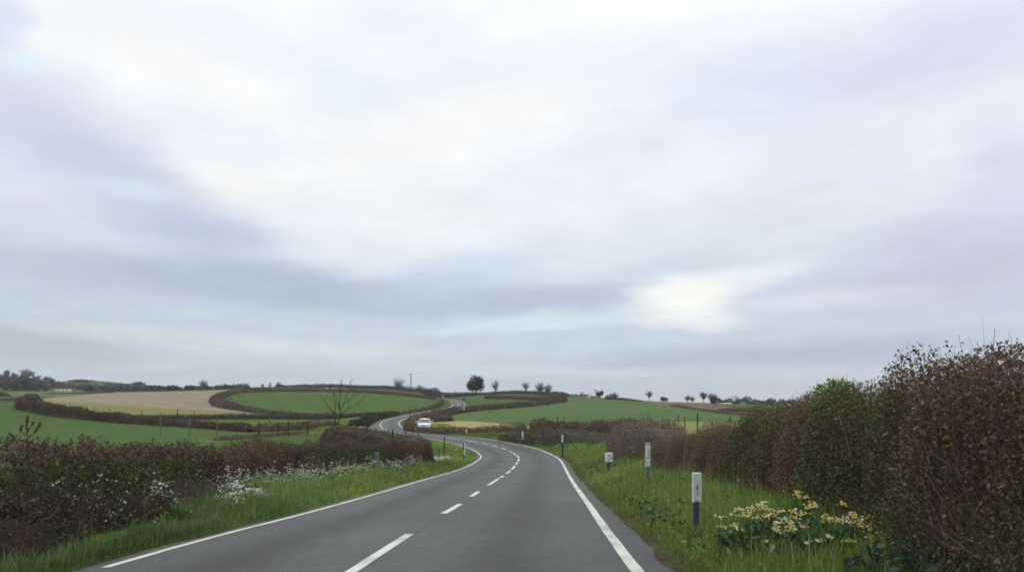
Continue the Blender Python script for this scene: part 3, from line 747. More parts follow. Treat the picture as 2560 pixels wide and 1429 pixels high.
# (path of (u, distance, top v), width, label, palette, leaf, extra options)
HEDGES = [
 ([(812,72,1072),(840,71,1066),(900,70,1072),(950,69,1081),(1000,68,1092),(1068,67,1097)], 3.0, "dark rounded brown scrub at the foot of the bare roadside tree", DARK + BROWN[:2], .13, dict(cover=1.3, lump=.2)),
 ([(540,74,1094),(640,84,1087),(720,92,1081),(822,104,1071)], 1.0, "very low brown hedge behind the dark fence posts beyond the near left hedge", BROWN, .16, {}),
 ([(95,232,993),(62,222,993),(50,206,998),(68,195,1004),(100,185,1006),(160,170,1013),(300,150,1036),(450,130,1050),(540,122,1056),(624,114,1061)], 2.2, "long brown hedge curving from the far left down to a gap", MIXED, .23, {}),
 ([(636,115,1060),(700,118,1056),(780,121,1053),(842,125,1049)], 1.8, "short square cut brown hedge right of the gap, behind the bare tree", BROWN, .2, {}),
 ([(262,178,1031),(300,178,1029),(330,177,1037),(420,180,1037),(520,182,1035),(640,186,1034),(750,188,1034),(850,190,1033),(908,188,1031),(1000,195,1028)], 1.9, "dark low hedge below the pale yellow green crop strip", DARK, .26, {}),
 ([(582,345,975),(552,322,982),(541,300,989),(548,270,997),(572,248,1006),(610,232,1016),(660,222,1025),(730,214,1032),(800,212,1036)], 5.0, "thick grey brown hedge curling round the left end of the oval field", [((.06,.052,.052),4),((.07,.06,.055),2)] + BROWN[:2], .34, {}),
 ([(580,350,974),(620,372,971),(700,396,970),(800,410,970),(900,420,972),(960,426,976),(1020,430,982),(1075,432,989),(1098,418,995),(1105,395,998)], 3.0, "brown hedge along the top of the oval field", BROWN, .42, {}),
 ([(1000,205,1032),(1040,235,1024),(1065,262,1019),(1085,300,1011),(1100,340,1004),(1106,380,1000)], 1.6, "thin green brown hedge between the oval field and the climbing road", [((.05,.06,.03),3)] + BROWN[:2], .3, {}),
 ([(690,640,960),(720,630,963),(760,625,960.5),(800,622,959.5),(870,622,962),(930,622,963),(1000,620,966),(1050,618,971)], 5.0, "dark straight topped hedge on the left skyline", DARK, .7, {}),
 ([(560,600,970),(640,600,968),(720,600,967),(800,598,969)], 4.0, "low dark hedge on the skyline left of the oval field", DARK, .7, {}),
 ([(1036,600,970),(1060,598,968),(1080,596,970),(1100,590,979)], 6.0, "bushy dark hedge right of the tall pole on the skyline", DARK, .7, dict(lump=.3)),
 ([(1095,590,981),(1150,590,981),(1230,585,981)], 3.0, "thin dark hedge under the big evergreen tree", DARK, .6, {}),
 ([(1222,575,979),(1290,570,976),(1340,560,978),(1395,545,980),(1420,530,984)], 5.0, "dark skyline hedge under the pair of bare trees", DARK, .6, {}),
 ([(1212,432,986),(1250,425,988),(1300,415,990),(1350,410,990),(1395,405,985),(1410,402,984),(1412,398,988),(1400,392,993),(1343,330,1003),(1300,300,1006),(1249,260,1010),(1190,225,1015),(1140,198,1020),(1110,175,1025),(1085,158,1030)], 3.0, "long dark hedge looping back on itself around the right hand field", DARK + BROWN[:1], .38, {}),
 ([(1092,136,1038),(1110,135,1036),(1124,134,1039)], 3.2, "small dark round bush beside the straw patch", DARK, .2, dict(name="bush", catg="bush", lump=.2)),
 ([(1086,158,1030),(1066,150,1032),(1044,132,1038),(1029,115,1047),(1023,105,1053),(1030,99,1060),(1040,96,1066)], 1.6, "brown hedge hooking round behind the white car", BROWN, .17, {}),
 ([(1040,95,1072),(1065,95.5,1070),(1090,95,1069),(1160,93.5,1069),(1220,93,1066),(1270,92.5,1062),(1318,93,1057)], 1.5, "low brown hedge in front of the white car", BROWN, .15, dict(ragged=.2)),
 ([(1328,96,1050),(1345,95,1047),(1400,93,1049),(1440,92,1052),(1470,90,1056)], 2.2, "upright brown hedge right of the small yellow sign", BROWN, .15, dict(ragged=.2)),
 ([(1455,88,1058),(1500,86,1053),(1560,82,1054),(1610,76,1058),(1640,70,1070)], 2.2, "bushy dark brown hedge with stakes behind it", BROWN + DARK[:1], .14, dict(ragged=.24, lump=.2)),
 ([(1255,84,1078),(1300,82,1080),(1350,80,1076),(1400,78,1075),(1450,75,1080),(1500,71,1088),(1540,67,1090)], 3.4, "pale grey green scrub on the verge behind the black and white posts", GREYB, .13, dict(ragged=.3, lump=.25, name="scrub", catg="scrub")),
 ([(1556,50,1082),(1590,47,1072),(1635,45,1070),(1680,42,1078)], 3.0, "rounded grey brown shrub at the far end of the tall right hedge", GREYB[:2] + BROWN[:2], .085, dict(ragged=.25, lump=.22, name="shrub", catg="shrub", twig_n=6, twig_w=.02)),
 ([(1512,424,992),(1550,415,994),(1604,400,1001)], 3.0, "dark hedge on the skyline at the top of the big green field", DARK, .5, {}),
 ([(1676,335,1012),(1690,332,1011),(1740,310,1020),(1790,285,1026),(1840,262,1031),(1960,250,1038)], 3.2, "dark brown hedge sloping down below the brown field", BROWN, .35, {}),
 ([(1795,330,1021),(1850,330,1019),(1950,330,1020),(2100,330,1022)], 4.0, "brown hedge beside the barn at the far right", BROWN + DARK[:1], .4, {}),
 ([(-60,255,998),(0,252,996),(40,248,994),(62,240,993)], 2.0, "grey brown hedge at the left edge below the pale green field", GREYB[:2] + BROWN[:2], .28, {}),
 ([(-10,330,979),(6,328,978),(20,326,985)], 5.0, "dark bush at the left edge of the pale fields", DARK, .35, dict(name="bush", catg="bush", lump=.25)),
 ([(70,232,985),(84,228,988),(96,222,994)], 4.0, "dark green bush inside the bend of the long left hedge", DARK, .28, dict(name="bush", catg="bush", lump=.25)),
 ([(110,425,983),(180,425,982),(250,440,979),(285,450,978)], 2.2, "dark hedge between the tan field and the narrow pale green field", DARK, .45, {}),
 ([(240,560,976),(320,560,976),(440,555,975),(560,550,972)], 3.0, "thin dark hedge along the top of the tan field", DARK, .55, {}),
 ([(880,118,1046),(900,124,1042),(935,150,1034),(985,190,1029)], 2.0, "greenish rough hedge beside the left bend of the road", [((.06,.075,.03),3),((.07,.06,.045),2)], .2, dict(lump=.3)),
]
for k, (path, wd, label, pal, lf, kw) in enumerate(HEDGES):
    hedge(path, wd, label, pal, leaf=lf, seed=100 + k, **{**dict(cover=1.0), **kw})

# ------------------------------------------------------------------ grass
def blades(name, pos, h, wd, g, pal, label=None, lean=.35, patch=None, matn='grass'):
    n = len(pos); h = np.broadcast_to(np.asarray(h, float), (n,)); wd = np.broadcast_to(np.asarray(wd, float), (n,))
    az = g.uniform(0, 6.283, n); d = np.stack([np.cos(az), np.sin(az), 0 * az], 1); sd = np.stack([-np.sin(az), np.cos(az), 0 * az], 1)
    sd = unit(sd + g.normal(0, .4, sd.shape) * [1, 1, 0]); L = np.abs(g.normal(0, lean, n))[:, None] * h[:, None]
    m = pos + d * L * .35 + np.stack([0 * h, 0 * h, h * .6], 1); tp = pos + d * L * 1.15 + np.stack([0 * h, 0 * h, h * (1 - np.minimum(L[:, 0] / h, 1.2) * .25)], 1)
    w = wd[:, None] * .5
    V = np.stack([pos - sd * w, pos + sd * w, m + sd * w * .8, m - sd * w * .8, tp], 1).reshape(-1, 3); i = np.arange(n)[:, None] * 5
    c = pick(pal, n, g, .2)
    if patch is not None: c = np.clip(c * patch[:, None], .003, .9)
    C = np.repeat(c, 5, 0)
    o = link(name, mesh_np(name, V, [i + [0, 1, 2, 3], i + [3, 2, 4]], C), M[matn])
    return tag(o, label, None, None, "stuff")


GR_L = [((.15, .24, .068), 4), ((.19, .295, .08), 3), ((.115, .20, .078), 3), ((.30, .30, .16), 1.2)]
GR_R = [((.17, .26, .05), 4), ((.215, .315, .064), 3), ((.135, .22, .05), 3), ((.37, .34, .18), 1.3)]
_pn = sines(5, 14, .3, 2.0)


def verge(g, bands, side):
    """bands of (s0, s1, off0, off1, number, h_min, h_max, width)"""
    Ps, hs, ws = [], [], []
    for s0, s1, o0, o1, n, h0, h1, wd in bands:
        s = g.uniform(s0, s1, n); e = g.random(n) ** .85; off = o0 + (o1 - o0) * e
        cl = _pn(np.stack([s * 1.0, off * 2.2, 0 * s], 1)); keep = cl + g.normal(0, .4, n) > -1.0; s, off, e, cl = s[keep], off[keep], e[keep], cl[keep]
        q = road_at(s, side * off); q[:, 2] = H(q[:, 0], q[:, 1]) - .015
        Ps.append(q); hs.append((h0 + (h1 - h0) * np.minimum(e * 2.2, 1)) * np.exp(g.normal(0, .28, len(s))) * (1 + .5 * cl) * np.where(g.random(len(s)) < .03, 1.7, 1)); ws.append(np.full(len(s), wd))
    return np.vstack(Ps), np.concatenate(hs), np.concatenate(ws)


g = np.random.default_rng(61)
q, hh, ww = verge(g, [(-3.5, 2.2, 3.58, 3.8, 2500, .04, .12, .008), (2.2, 3.4, 3.55, 3.95, 2800, .05, .22, .009), (3.4, 5.5, 3.55, 4.1, 6000, .06, .26, .010), (5.5, 8, 3.55, 4.3, 8000, .06, .3, .010), (8, 12, 3.55, 4.95, 14000, .07, .32, .011), (12, 17, 3.55, 6.2, 13000, .07, .34, .016)], -1)
blades("left_verge_grass", q, hh, ww, g, GR_L, "long dull green grass on the nearest part of the left verge", patch=1 + .25 * _pn(q * .7))
q, hh, ww = verge(g, [(16, 26, 3.55, 6.8, 24000, .07, .36, .018), (26, 46, 3.55, 6.9, 25000, .08, .36, .028),
                      (44, 62, 3.55, 9.5, 16000, .07, .24, .035), (60, 78, 3.55, 9, 9000, .07, .22, .045), (78, 100, 3.6, 11, 8000, .07, .25, .055), (100, 150, 3.7, 10, 8000, .1, .25, .08)], -1)
blades("left_verge_grass", q, hh, ww, g, GR_R, "bright green grass on the far part of the left verge", patch=1 + .22 * _pn(q * .7))
q, hh, ww = verge(g, [(-3.5, 4, 3.72, 6.0, 22000, .03, .24, .008), (4, 12, 3.72, 6.2, 34000, .04, .30, .010), (12, 26, 3.72, 6.6, 32000, .06, .34, .017), (26, 44, 3.72, 9, 26000, .06, .32, .026),
                      (44, 64, 3.72, 12, 22000, .06, .28, .036), (64, 82, 3.75, 11, 14000, .06, .24, .05), (82, 110, 3.75, 10, 12000, .06, .22, .055), (110, 150, 3.75, 7, 5000, .06, .2, .07)], 1)
blades("right_verge_grass", q, hh, ww, g, GR_R, "tufted green grass on the verge and bank right of the road", patch=1 + .22 * _pn(q * .7))
# fringe creeping over the tarmac edges, short and yellower
GR_Y = [((.15, .15, .05), 3), ((.11, .14, .04), 3), ((.18, .15, .08), 1)]
q, hh, ww = verge(g, [(-3.5, 6, 3.56, 4.1, 9000, .02, .08, .008), (6, 24, 3.54, 4.2, 11000, .025, .10, .014), (24, 60, 3.56, 4.2, 8000, .03, .1, .03)], 1)
blades("fringe_grass", q, hh, ww, g, GR_Y, "short yellowish grass fringing the right tarmac edge", lean=.8)

# ------------------------------------------------------------------ flowers
WHITE = [((.72, .74, .68), 5), ((.6, .64, .5), 2)]
CREAM = [((.76, .70, .32), 3), ((.76, .58, .10), 3), ((.78, .77, .64), 2.4)]


def flower_plant(name, x, y, h, spread, nstem, nhead, hs, pal, label, group, seed, leafn=60, leafc=GREEN, leafs=.08, catg="wildflower", heads_per=6):
    g = np.random.default_rng(seed); z = float(H([x], [y])[0]); root = empty(name, (x, y, z), label, catg, group)
    a = g.uniform(0, 6.283, nstem); r = spread * np.sqrt(g.random(nstem)); foot = np.stack([np.cos(a) * r * .45, np.sin(a) * r * .45, 0 * r - .02], 1)
    top = np.stack([np.cos(a) * r, np.sin(a) * r, h * (1 - .35 * (r / spread) ** 2) * np.exp(np.clip(g.normal(0, .18, nstem), -.5, .22))], 1)
    SV, SF = tubes(foot, top, .005 * h + .002, .002, 3)
    pos = np.repeat(top, heads_per, 0) + g.normal(0, hs * 1.1, (nstem * heads_per, 3)) * [1, 1, .4]
    V, Fs, C = cat(blossoms(pos, hs * np.exp(g.normal(0, .2, len(pos))), g, pal)); link("blossoms", mesh_np("blossoms", V, Fs, C), M['petal'], root)
    if leafn:
        a = g.uniform(0, 6.283, leafn); r = spread * np.sqrt(g.random(leafn)); k = g.random(leafn) ** .7
        lp = np.stack([np.cos(a) * r, np.sin(a) * r, h * .85 * k * (1 - .5 * (r / spread) ** 2)], 1)
        LV, LF = leaves(lp, leafs * np.exp(g.normal(0, .3, leafn)), g, up=.2, aspect=.6); link("foliage", mesh_np("foliage", *cat([(LV, LF, pick(leafc, leafn, g)), (SV, SF, pick(GREEN, nstem, g))])), M['leaf'], root)
    return root


def px_xy(u, v, y0=4., y1=120.):
    """where the ground is first met in direction (u, v)"""
    Y = np.exp(np.linspace(math.log(y0), math.log(y1), 260)); x = (u - CU) / F * Y; z = H(x, Y); s = HV - F * z / Y
    i = int(np.argmax(s <= v)); return x[i], Y[i]


# cow parsley along the foot of the left hedge
g = np.random.default_rng(71)
spots = [(float(a), float(b)) for a, b in zip(np.r_[g.uniform(5, 10, 8), g.uniform(11, 18, 30), g.uniform(18, 39, 92)], np.r_[g.uniform(4.85, 5.4, 8), g.uniform(5.0, 6.3, 30), g.uniform(5.4, 6.7, 92)])]
for k, (s, off) in enumerate(spots):
    q = road_at([s], [-off])[0]
    flower_plant("cow_parsley", q[0], q[1], g.uniform(.35, .85), g.uniform(.22, .5), int(g.integers(6, 13)), 0, g.uniform(.02, .036), WHITE,
                 "white cow parsley growing at the foot of the long left hedge", "white cow parsley along the left hedge", 300 + k, leafn=26, leafs=.07, heads_per=5)
for k, (s, off, h, sp) in enumerate([(9.9, 4.75, .36, .42), (10.7, 4.9, .5, .4), (11.5, 4.7, .36, .4)]):
    q = road_at([s], [-off])[0]
    flower_plant("white_flower_clump", q[0], q[1], h, sp, 42, 0, .040, [((.78, .79, .74), 1)],
                 "dense clump of white flowers spilling over the grass where the left verge widens", "dense white flower clumps on the left verge", 400 + k, leafn=60, heads_per=7)
for k, (s, off) in enumerate([(47.5, 6.3), (49.5, 5.6), (45.5, 5.6)]):
    q = road_at([s], [-off])[0]
    flower_plant("white_flower_clump", q[0], q[1], .5, .55, 22, 0, .07, WHITE, "patch of white flowers at the far end of the left hedge", "white flower patch at the hedge end", 420 + k, leafn=40, heads_per=6)
# cream and yellow clumps at the lower right
for k, (u, v, h, sp, ns, lab) in enumerate([(1900, 1392, .52, .46, 34, "leafy plant crowded with cream and yellow flowers right of the nearest marker post"),
                                            (2070, 1408, .5, .5, 36, "broad leafy plant with cream white flower heads beside the tall right hedge"),
                                            (1985, 1362, .52, .45, 18, "taller yellow flowered plant behind the two cream flowered ones")]):
    x, y = px_xy(u, v)
    flower_plant("flowering_plant", x, y, h, sp, ns, 0, .028, CREAM, lab, None, 440 + k, leafn=620, leafc=[((.06, .12, .045), 3), ((.085, .155, .055), 2), ((.05, .085, .045), 2)], leafs=.085, catg="flowering plant", heads_per=11)
x, y = 3.3, 5.9
root = flower_plant("ivy_bush", x, y, .5, .6, 22, 0, .012, [((.3, .35, .25), 1)], "dark glossy leafed plant in the bottom right corner under the hedge", None, 450, leafn=520,
                    leafc=[((.05, .085, .06), 3), ((.075, .115, .085), 2), ((.035, .06, .04), 2)], leafs=.075, catg="plant", heads_per=1)
# scattered single flowers, far too many to count
g = np.random.default_rng(72); ps = []
for side, s0, s1, o0, o1, n in ((-1, 0, 14, 4.2, 6.2, 110), (-1, 14, 42, 4.6, 6.3, 190), (1, 2, 14, 4.6, 6.8, 90), (1, 14, 34, 4.6, 7, 70), (1, 9, 22, 5.0, 6.0, 70)):
    s = g.uniform(s0, s1, n); off = g.uniform(o0, o1, n); q = road_at(s, side * off); q[:, 2] = H(q[:, 0], q[:, 1]) + g.uniform(.2, .5, n); ps.append(q)
q = np.vstack(ps); foot = q.copy(); foot[:, 2] -= .5; SV, SF = tubes(foot, q, .002, .0015, 3)
V, Fs, C = cat(blossoms(q,   .024 * np.exp(g.normal(0, .3, len(q))), g, WHITE + [((.72, .58, .14), 2.5)]) + [(SV, SF, pick(GREEN, len(q), g))])
tag(link("wildflowers", mesh_np("wildflowers", V, Fs, C), M['petal']), "small white and yellow flowers scattered through the verge grass", None, None, "stuff")

# broad leafed weeds among the grass
ps = []
for side, s0, s1, o0, o1, n in ((-1, 4, 40, 4.0, 6.0, 900), (1, -3, 14, 4.1, 6.0, 900), (1, 14, 44, 4.2, 7.5, 900)):
    s = g.uniform(s0, s1, n); off = g.uniform(o0, o1, n); keep = sines(66, 12, .6, 3.)(np.stack([s, off, 0 * s], 1)) + g.normal(0, .3, n) > .1; q = road_at(s[keep], side * off[keep]); q[:, 2] = H(q[:, 0], q[:, 1]) + g.uniform(.05, .26, len(q)); ps.append(q)
q = np.vstack(ps); q = np.repeat(q, 4, 0) + g.normal(0, .07, (len(q) * 4, 3)); LV, LF = leaves(q, .1 * np.exp(g.normal(0, .35, len(q))), g, up=.5, aspect=.45)
tag(link("weeds", mesh_np("weeds", *cat([(LV, LF, pick([((.10, .17, .05), 3), ((.07, .12, .045), 3), ((.16, .2, .08), 1), ((.2, .14, .07), .5)], len(q), g))])), M['leaf']), "broad leafed weeds mixed into the verge grass", None, None, "stuff")
# ------------------------------------------------------------------ trees
def bare_tree(name, u, Y, v0, v1, wpx, label, seed, group="bare trees along the skyline", fork=.3, low=.22, shape=1.0, n=80, tw=.06, twigs=9, col=None, stems=1, dens=1.0, shift=0.0, sink=.4, leafy=0):
    """trunk, limbs bending up and out to points spread through the crown, fine twigs at their ends"""
    g = np.random.default_rng(seed); zt = -(v1 - HV) / F * Y; zg = hz(u, Y); z0 = max(zg, -(v0 - HV) / F * Y - 3.0)
    h = zt - z0; wd = wpx / F * Y; root = empty(name, ((u - CU) / F * Y, Y, z0), label, "tree", group)
    r = wd / 2; cz = (low + 1) / 2 * h; rz = (1 - low) / 2 * h
    d = unit(g.normal(size=(n, 3))); T = d * (g.uniform(.25, .86, (n, 1)) ** .6)
    if shape > 1: T[:, :2] *= np.clip(.55 + .5 * (T[:, 2:3] + 1) / 2 * shape, .3, 1.15)        # fan: narrow below, wide above
    T = T * [r, r, rz] + [shift * r, 0, cz]
    f0 = np.stack([g.normal(0, .02, n) * r, g.normal(0, .02, n) * r, h * fork * g.uniform(.55, 1.15, n)], 1)
    f0[:, 2] = np.minimum(f0[:, 2], T[:, 2] * .8)
    mid = f0 + (T - f0) * [.35, .35, .6] + g.normal(0, .04, (n, 3)) * h * [1, 1, .4]
    segs = []; tt = np.linspace(0, 1, 7); tips, dirs = [], []
    q = np.stack([(1 - t) ** 2 * f0 + 2 * t * (1 - t) * mid + t * t * T for t in tt], 0)
    big = g.random(n) < .12; rb = np.where(big, h * .016, h * .006)
    for j in range(6):
        segs.append((q[j], q[j + 1], rb * (1 - .75 * tt[j]), rb * (1 - .75 * tt[j + 1])))
        if j >= 2: tips.append(q[j + 1]); dirs.append(unit(q[j + 1] - q[j]))
    P0 = np.vstack([s_[0] for s_ in segs]); P1 = np.vstack([s_[1] for s_ in segs]); R0 = np.concatenate([s_[2] for s_ in segs]); R1 = np.concatenate([s_[3] for s_ in segs])
    tz = np.linspace(-sink, h * fork * 1.1, 6); tr = np.stack([np.cumsum(g.normal(0, .006, 6)) * h, np.cumsum(g.normal(0, .006, 6)) * h, tz], 1); tr[:, :2] -= tr[-1, :2] * np.linspace(0, 1, 6)[:, None]
    rt = h * np.linspace(.034, .019, 6)
    Vt, Ft = tubes(np.vstack([tr[:-1], P0]), np.vstack([tr[1:], P1]), np.r_[rt[:-1], R0], np.r_[rt[1:], R1], 5); link("trunk", mesh_np("trunk", Vt, [Ft]), M['bark_far'], root)
    A = np.vstack(tips); D = np.vstack(dirs); k = int(twigs * dens); A = np.repeat(A, k, 0); D = np.repeat(D, k, 0)
    A = A + g.normal(0, .012, A.shape) * h; E = A + unit(D + g.normal(0, .75, D.shape) + [0, 0, .25]) * h * g.uniform(.04, .11, (len(A), 1))
    pal = col or GREYTW; V2, F2 = strips(A, E, tw * np.exp(g.normal(0, .25, len(A))), g)
    link("crown", mesh_np("crown", *cat([(V2, F2, pick(pal, len(A), g))])), M['twig'], root)
    return root


def leaf_crown(g, c, rx, ry, rz, n, size, pal, lobes=14, flat=.35, gaps=.0):
    """foliage as lobes of leaf clumps filling an uneven crown"""
    d = unit(g.normal(size=(lobes, 3))); d[:, 2] = np.where(d[:, 2] < 0, d[:, 2] * .8, d[:, 2]); lc = d * g.uniform(.35, .72, (lobes, 1)); lr = g.uniform(.28, .46, lobes)
    k = g.integers(0, lobes, n); p = lc[k] + unit(g.normal(size=(n, 3))) * (lr[k] * g.beta(3.0, 1.0, n))[:, None]
    pos = p * [rx, ry, rz] + c
    cl = .8 + .4 * g.random(lobes); cols = pick(pal, n, g, .2) * cl[k][:, None]
    V, Fl = leaves(pos, size * np.exp(g.normal(0, .3, n)), g, aspect=.8)
    return V, Fl, cols, lc * [rx, ry, rz] + c


EVER = [((.02, .026, .022), 4), ((.027, .033, .026), 3), ((.036, .042, .03), 1)]
FARG = [((.066, .08, .074), 4), ((.08, .094, .078), 2), ((.06, .07, .07), 3)]
OLIVE = [((.07, .075, .05), 3), ((.09, .09, .06), 2), ((.06, .06, .045), 2)]


def leafy_tree(name, u, Y, v0, v1, wpx, label, seed, pal=FARG, group=None, n=420, crown=.85, catg="tree", size=None, lobes=14):
    g = np.random.default_rng(seed); zt = -(v1 - HV) / F * Y; zg = hz(u, Y); z0 = max(zg, -(v0 - HV) / F * Y - 3.0); h = zt - z0; wd = wpx / F * Y
    root = empty(name, ((u - CU) / F * Y, Y, z0), label, catg, group)
    ch = h * crown; c = np.array([0, 0, h - ch * .5])
    V, Fl, cols, lc = leaf_crown(g, c, wd * .52, wd * .45, ch * .55, n, size or max(.5, h * .075), pal, lobes)
    V[:, 2] = np.minimum(V[:, 2], h * 1.03)
    link("crown", mesh_np("crown", *cat([(V, Fl, cols)])), M['leaf'], root)
    P0 = np.vstack([[[0, 0, -.5]], np.repeat([[0, 0, h * (1 - crown) + .2 * h]], len(lc), 0)]); P1 = np.vstack([[[0, 0, h * (1 - crown) + .22 * h]], lc])
    Vt, Ft = tubes(P0, P1, np.r_[h * .05, np.full(len(lc), h * .018)], np.r_[h * .035, np.full(len(lc), h * .006)], 6); link("trunk", mesh_np("trunk", Vt, [Ft]), M['bark'], root)
    return root


M['bark_far'] = principled("grey_bark", (.10, .09, .08), .9, .1, .2, 3)
PALE = [((.36, .36, .28), 3), ((.30, .30, .24), 2), ((.23, .22, .185), 2)]
GREYTW = [((.26, .245, .22), 3), ((.31, .295, .265), 2), ((.19, .175, .16), 2)]
OLTW = [((.22, .22, .17), 3), ((.26, .26, .2), 2), ((.17, .165, .135), 2)]
bare_tree("bare_tree", 509, 740, 969, 946, 27, "round twiggy tree alone on the skyline above the tan field", 501, col=OLTW, fork=.28, low=.22, n=110, dens=1.3)
bare_tree("bare_tree", 615, 590, 969, 954, 25, "small pale bushy tree on the skyline at the left end of the dark hedge", 502, col=PALE, fork=.2, low=.12, n=110, dens=1.3)
bare_tree("bare_tree", 996, 606, 972, 942, 37, "pale fan shaped tree left of the tall pole", 503, col=PALE, fork=.12, low=.14, shape=1.5, n=130)
bare_tree("bare_tree", 1239, 572, 984, 946, 25, "slender bare tree just right of the big dark evergreen", 504, fork=.34, low=.2, n=70, dens=.7)
bare_tree("bare_tree", 1314, 566, 982, 950, 28, "bare tree with forked trunk left of the two spreading bare trees", 505, fork=.36, low=.34, n=60, dens=.75)
bare_tree("bare_tree", 1350, 560, 985, 953, 33, "spreading bare tree with dark trunk, the left one of a touching pair", 506, fork=.28, low=.22, n=110)
bare_tree("bare_tree", 1367, 568, 984, 957, 29, "paler bare tree leaning right, the right one of a touching pair", 507, fork=.18, low=.2, n=120, col=PALE, shift=.25)
bare_tree("bare_tree", 1623, 520, 1000, 975, 24, "small lollipop shaped bare tree on the edge of the brown field", 508, fork=.44, low=.36, n=80, dens=.9)
bare_tree("bare_tree", 1719, 490, 1007, 986, 20, "twiggy low bare tree on the brown field skyline", 509, fork=.3, low=.18, n=90, col=OLTW)
bare_tree("bare_tree", 1731, 495, 1007, 989, 16, "smaller rounded bare tree touching its twiggy neighbour on the brown field", 510, fork=.22, low=.15, n=90, col=PALE)
bare_tree("bare_tree", 1759, 480, 1008, 978, 24, "tall dark trunked tree left of the bushy tree by the barn", 511, fork=.38, low=.34, n=110, col=OLTW, dens=1.5)
bare_tree("bare_tree", 1781, 486, 1008, 980, 31, "wide twiggy tree behind the dark bush beside the barn", 512, fork=.25, low=.2, n=120, col=OLTW, dens=1.4)
bare_tree("bare_tree", 1537, 420, 996, 979, 24, "grey twiggy tree at the right end of the dark skyline clump", 513, fork=.22, low=.15, n=110, col=OLTW, dens=1.2)
bare_tree("bare_tree", 17, 890, 940, 922, 18, "small round tree standing out above the wooded hill at the left edge", 514, fork=.3, low=.25, n=100, col=OLTW, tw=.12, dens=1.3)
bare_tree("bare_tree", 69, 880, 942, 920, 41, "broad domed tree on top of the wooded hill", 515, fork=.25, low=.25, n=140, col=OLTW, tw=.12, dens=1.3)
g = np.random.default_rng(520)
leafy_tree("evergreen_tree", 1190, 580, 985, 938, 54, "large dark evergreen tree with a ragged round crown on the skyline", 520, EVER, n=3800, crown=.93, size=.8, lobes=30)
leafy_tree("round_tree", 1500, 425, 994, 972, 28, "dark round tree at the top of the big green field", 521, FARG, n=700, size=.5)
for k, (u, Y, v0, v1, wp, lab, pal) in enumerate([
    (1519, 430, 997, 985, 18, "low dark bush between the round tree and the grey twiggy tree", FARG), (1528, 428, 996, 981, 16, "dark leafy bush touching the grey twiggy tree", FARG),
    (1657, 600, 1003, 991, 30, "low domed dark green bush between the lollipop tree and the brown field trees", FARG), (1788, 400, 1022, 990, 36, "big dark green bushy tree left of the pale roofed barn", [((.024, .034, .022), 3), ((.032, .042, .026), 2)]),
    (1305, 572, 983, 975, 13, "small dark dome shaped bush on the skyline hedge", EVER), (1391, 560, 986, 977, 20, "rounded brown bush at the top of the looping hedge", DARK), (1404, 556, 988, 980, 16, "dark bush where the looping hedge turns", DARK),
    (656, 612, 968, 959, 13, "tiny pale bush on the left skyline hedge, leftmost of three", OLIVE), (675, 612, 967, 954, 10, "thin upright bush in the middle of three on the left skyline hedge", OLIVE), (695, 612, 966, 954, 19, "widest pale bush of three on the left skyline hedge", OLIVE),
    (852, 615, 964, 957.5, 15, "small flat topped bush on the dark skyline hedge behind the roadside tree", DARK), (889, 618, 965, 960, 10, "tiny bush on the skyline hedge right of the roadside tree", DARK),
    (1058, 262, 1023, 1017, 7, "tiny dark bush beside the climbing road", DARK), (1160, 450, 1000, 994, 7, "tiny dark bush alone in the field beside the far road bend", DARK),
    (122, 820, 957, 939, 34, "big round dark tree at the right end of the hilltop wood", FARG), (32, 880, 940, 928, 12, "small dark tree between two larger ones on the wooded hill", FARG), (205, 1180, 954, 948, 60, "long low clump of trees on the distant green hilltop", FARG), (272, 1050, 963, 954, 26, "dark tree clump right of the distant green hilltop", FARG),
    (345, 1030, 963, 953, 40, "wide low tree clump on the distant ridge above the tan field", FARG)]):
    leafy_tree("bush" if v0 - v1 < 16 else "round_tree", u, Y, v0, v1, wp, lab, 530 + k, pal, n=260 if wp < 30 else 520, crown=.97, catg="bush" if v0 - v1 < 16 else "tree", size=max(.35, wp / F * Y * .075))
for k, (u, Y, v0, v1, wp) in enumerate([(1806, 740, 1019, 999, 26), (1822, 780, 1019, 995, 34), (1846, 760, 1019, 988, 46), (1870, 770, 1019, 990, 42), (1890, 790, 1019, 997, 40), (1908, 760, 1019, 999, 38), (1928, 700, 1019, 990, 34), (1955, 720, 1019, 994, 46), (1990, 740, 1019, 997, 50)]):
    leafy_tree("far_tree", u, Y, v0, v1, wp, "blue green tree in the dark wood beyond the barn on the right", 560 + k, FARG, "trees of the dark wood beyond the barn", n=520, crown=1.0, size=1.2)
for k, (u, Y, v0, v1, wp) in enumerate([(1416, 830, 997, 985, 20), (1428, 830, 997, 984, 20), (1441, 840, 998, 982, 18), (1453, 830, 998, 978, 24), (1465, 830, 998, 983, 22), (1476, 820, 998, 987, 22), (1489, 820, 999, 989, 24)]):
    leafy_tree("far_tree", u, Y, v0, v1, wp, "distant dark tree behind the pale domed polytunnel", 580 + k, FARG, "trees behind the polytunnel", n=220, crown=.95, size=.9)

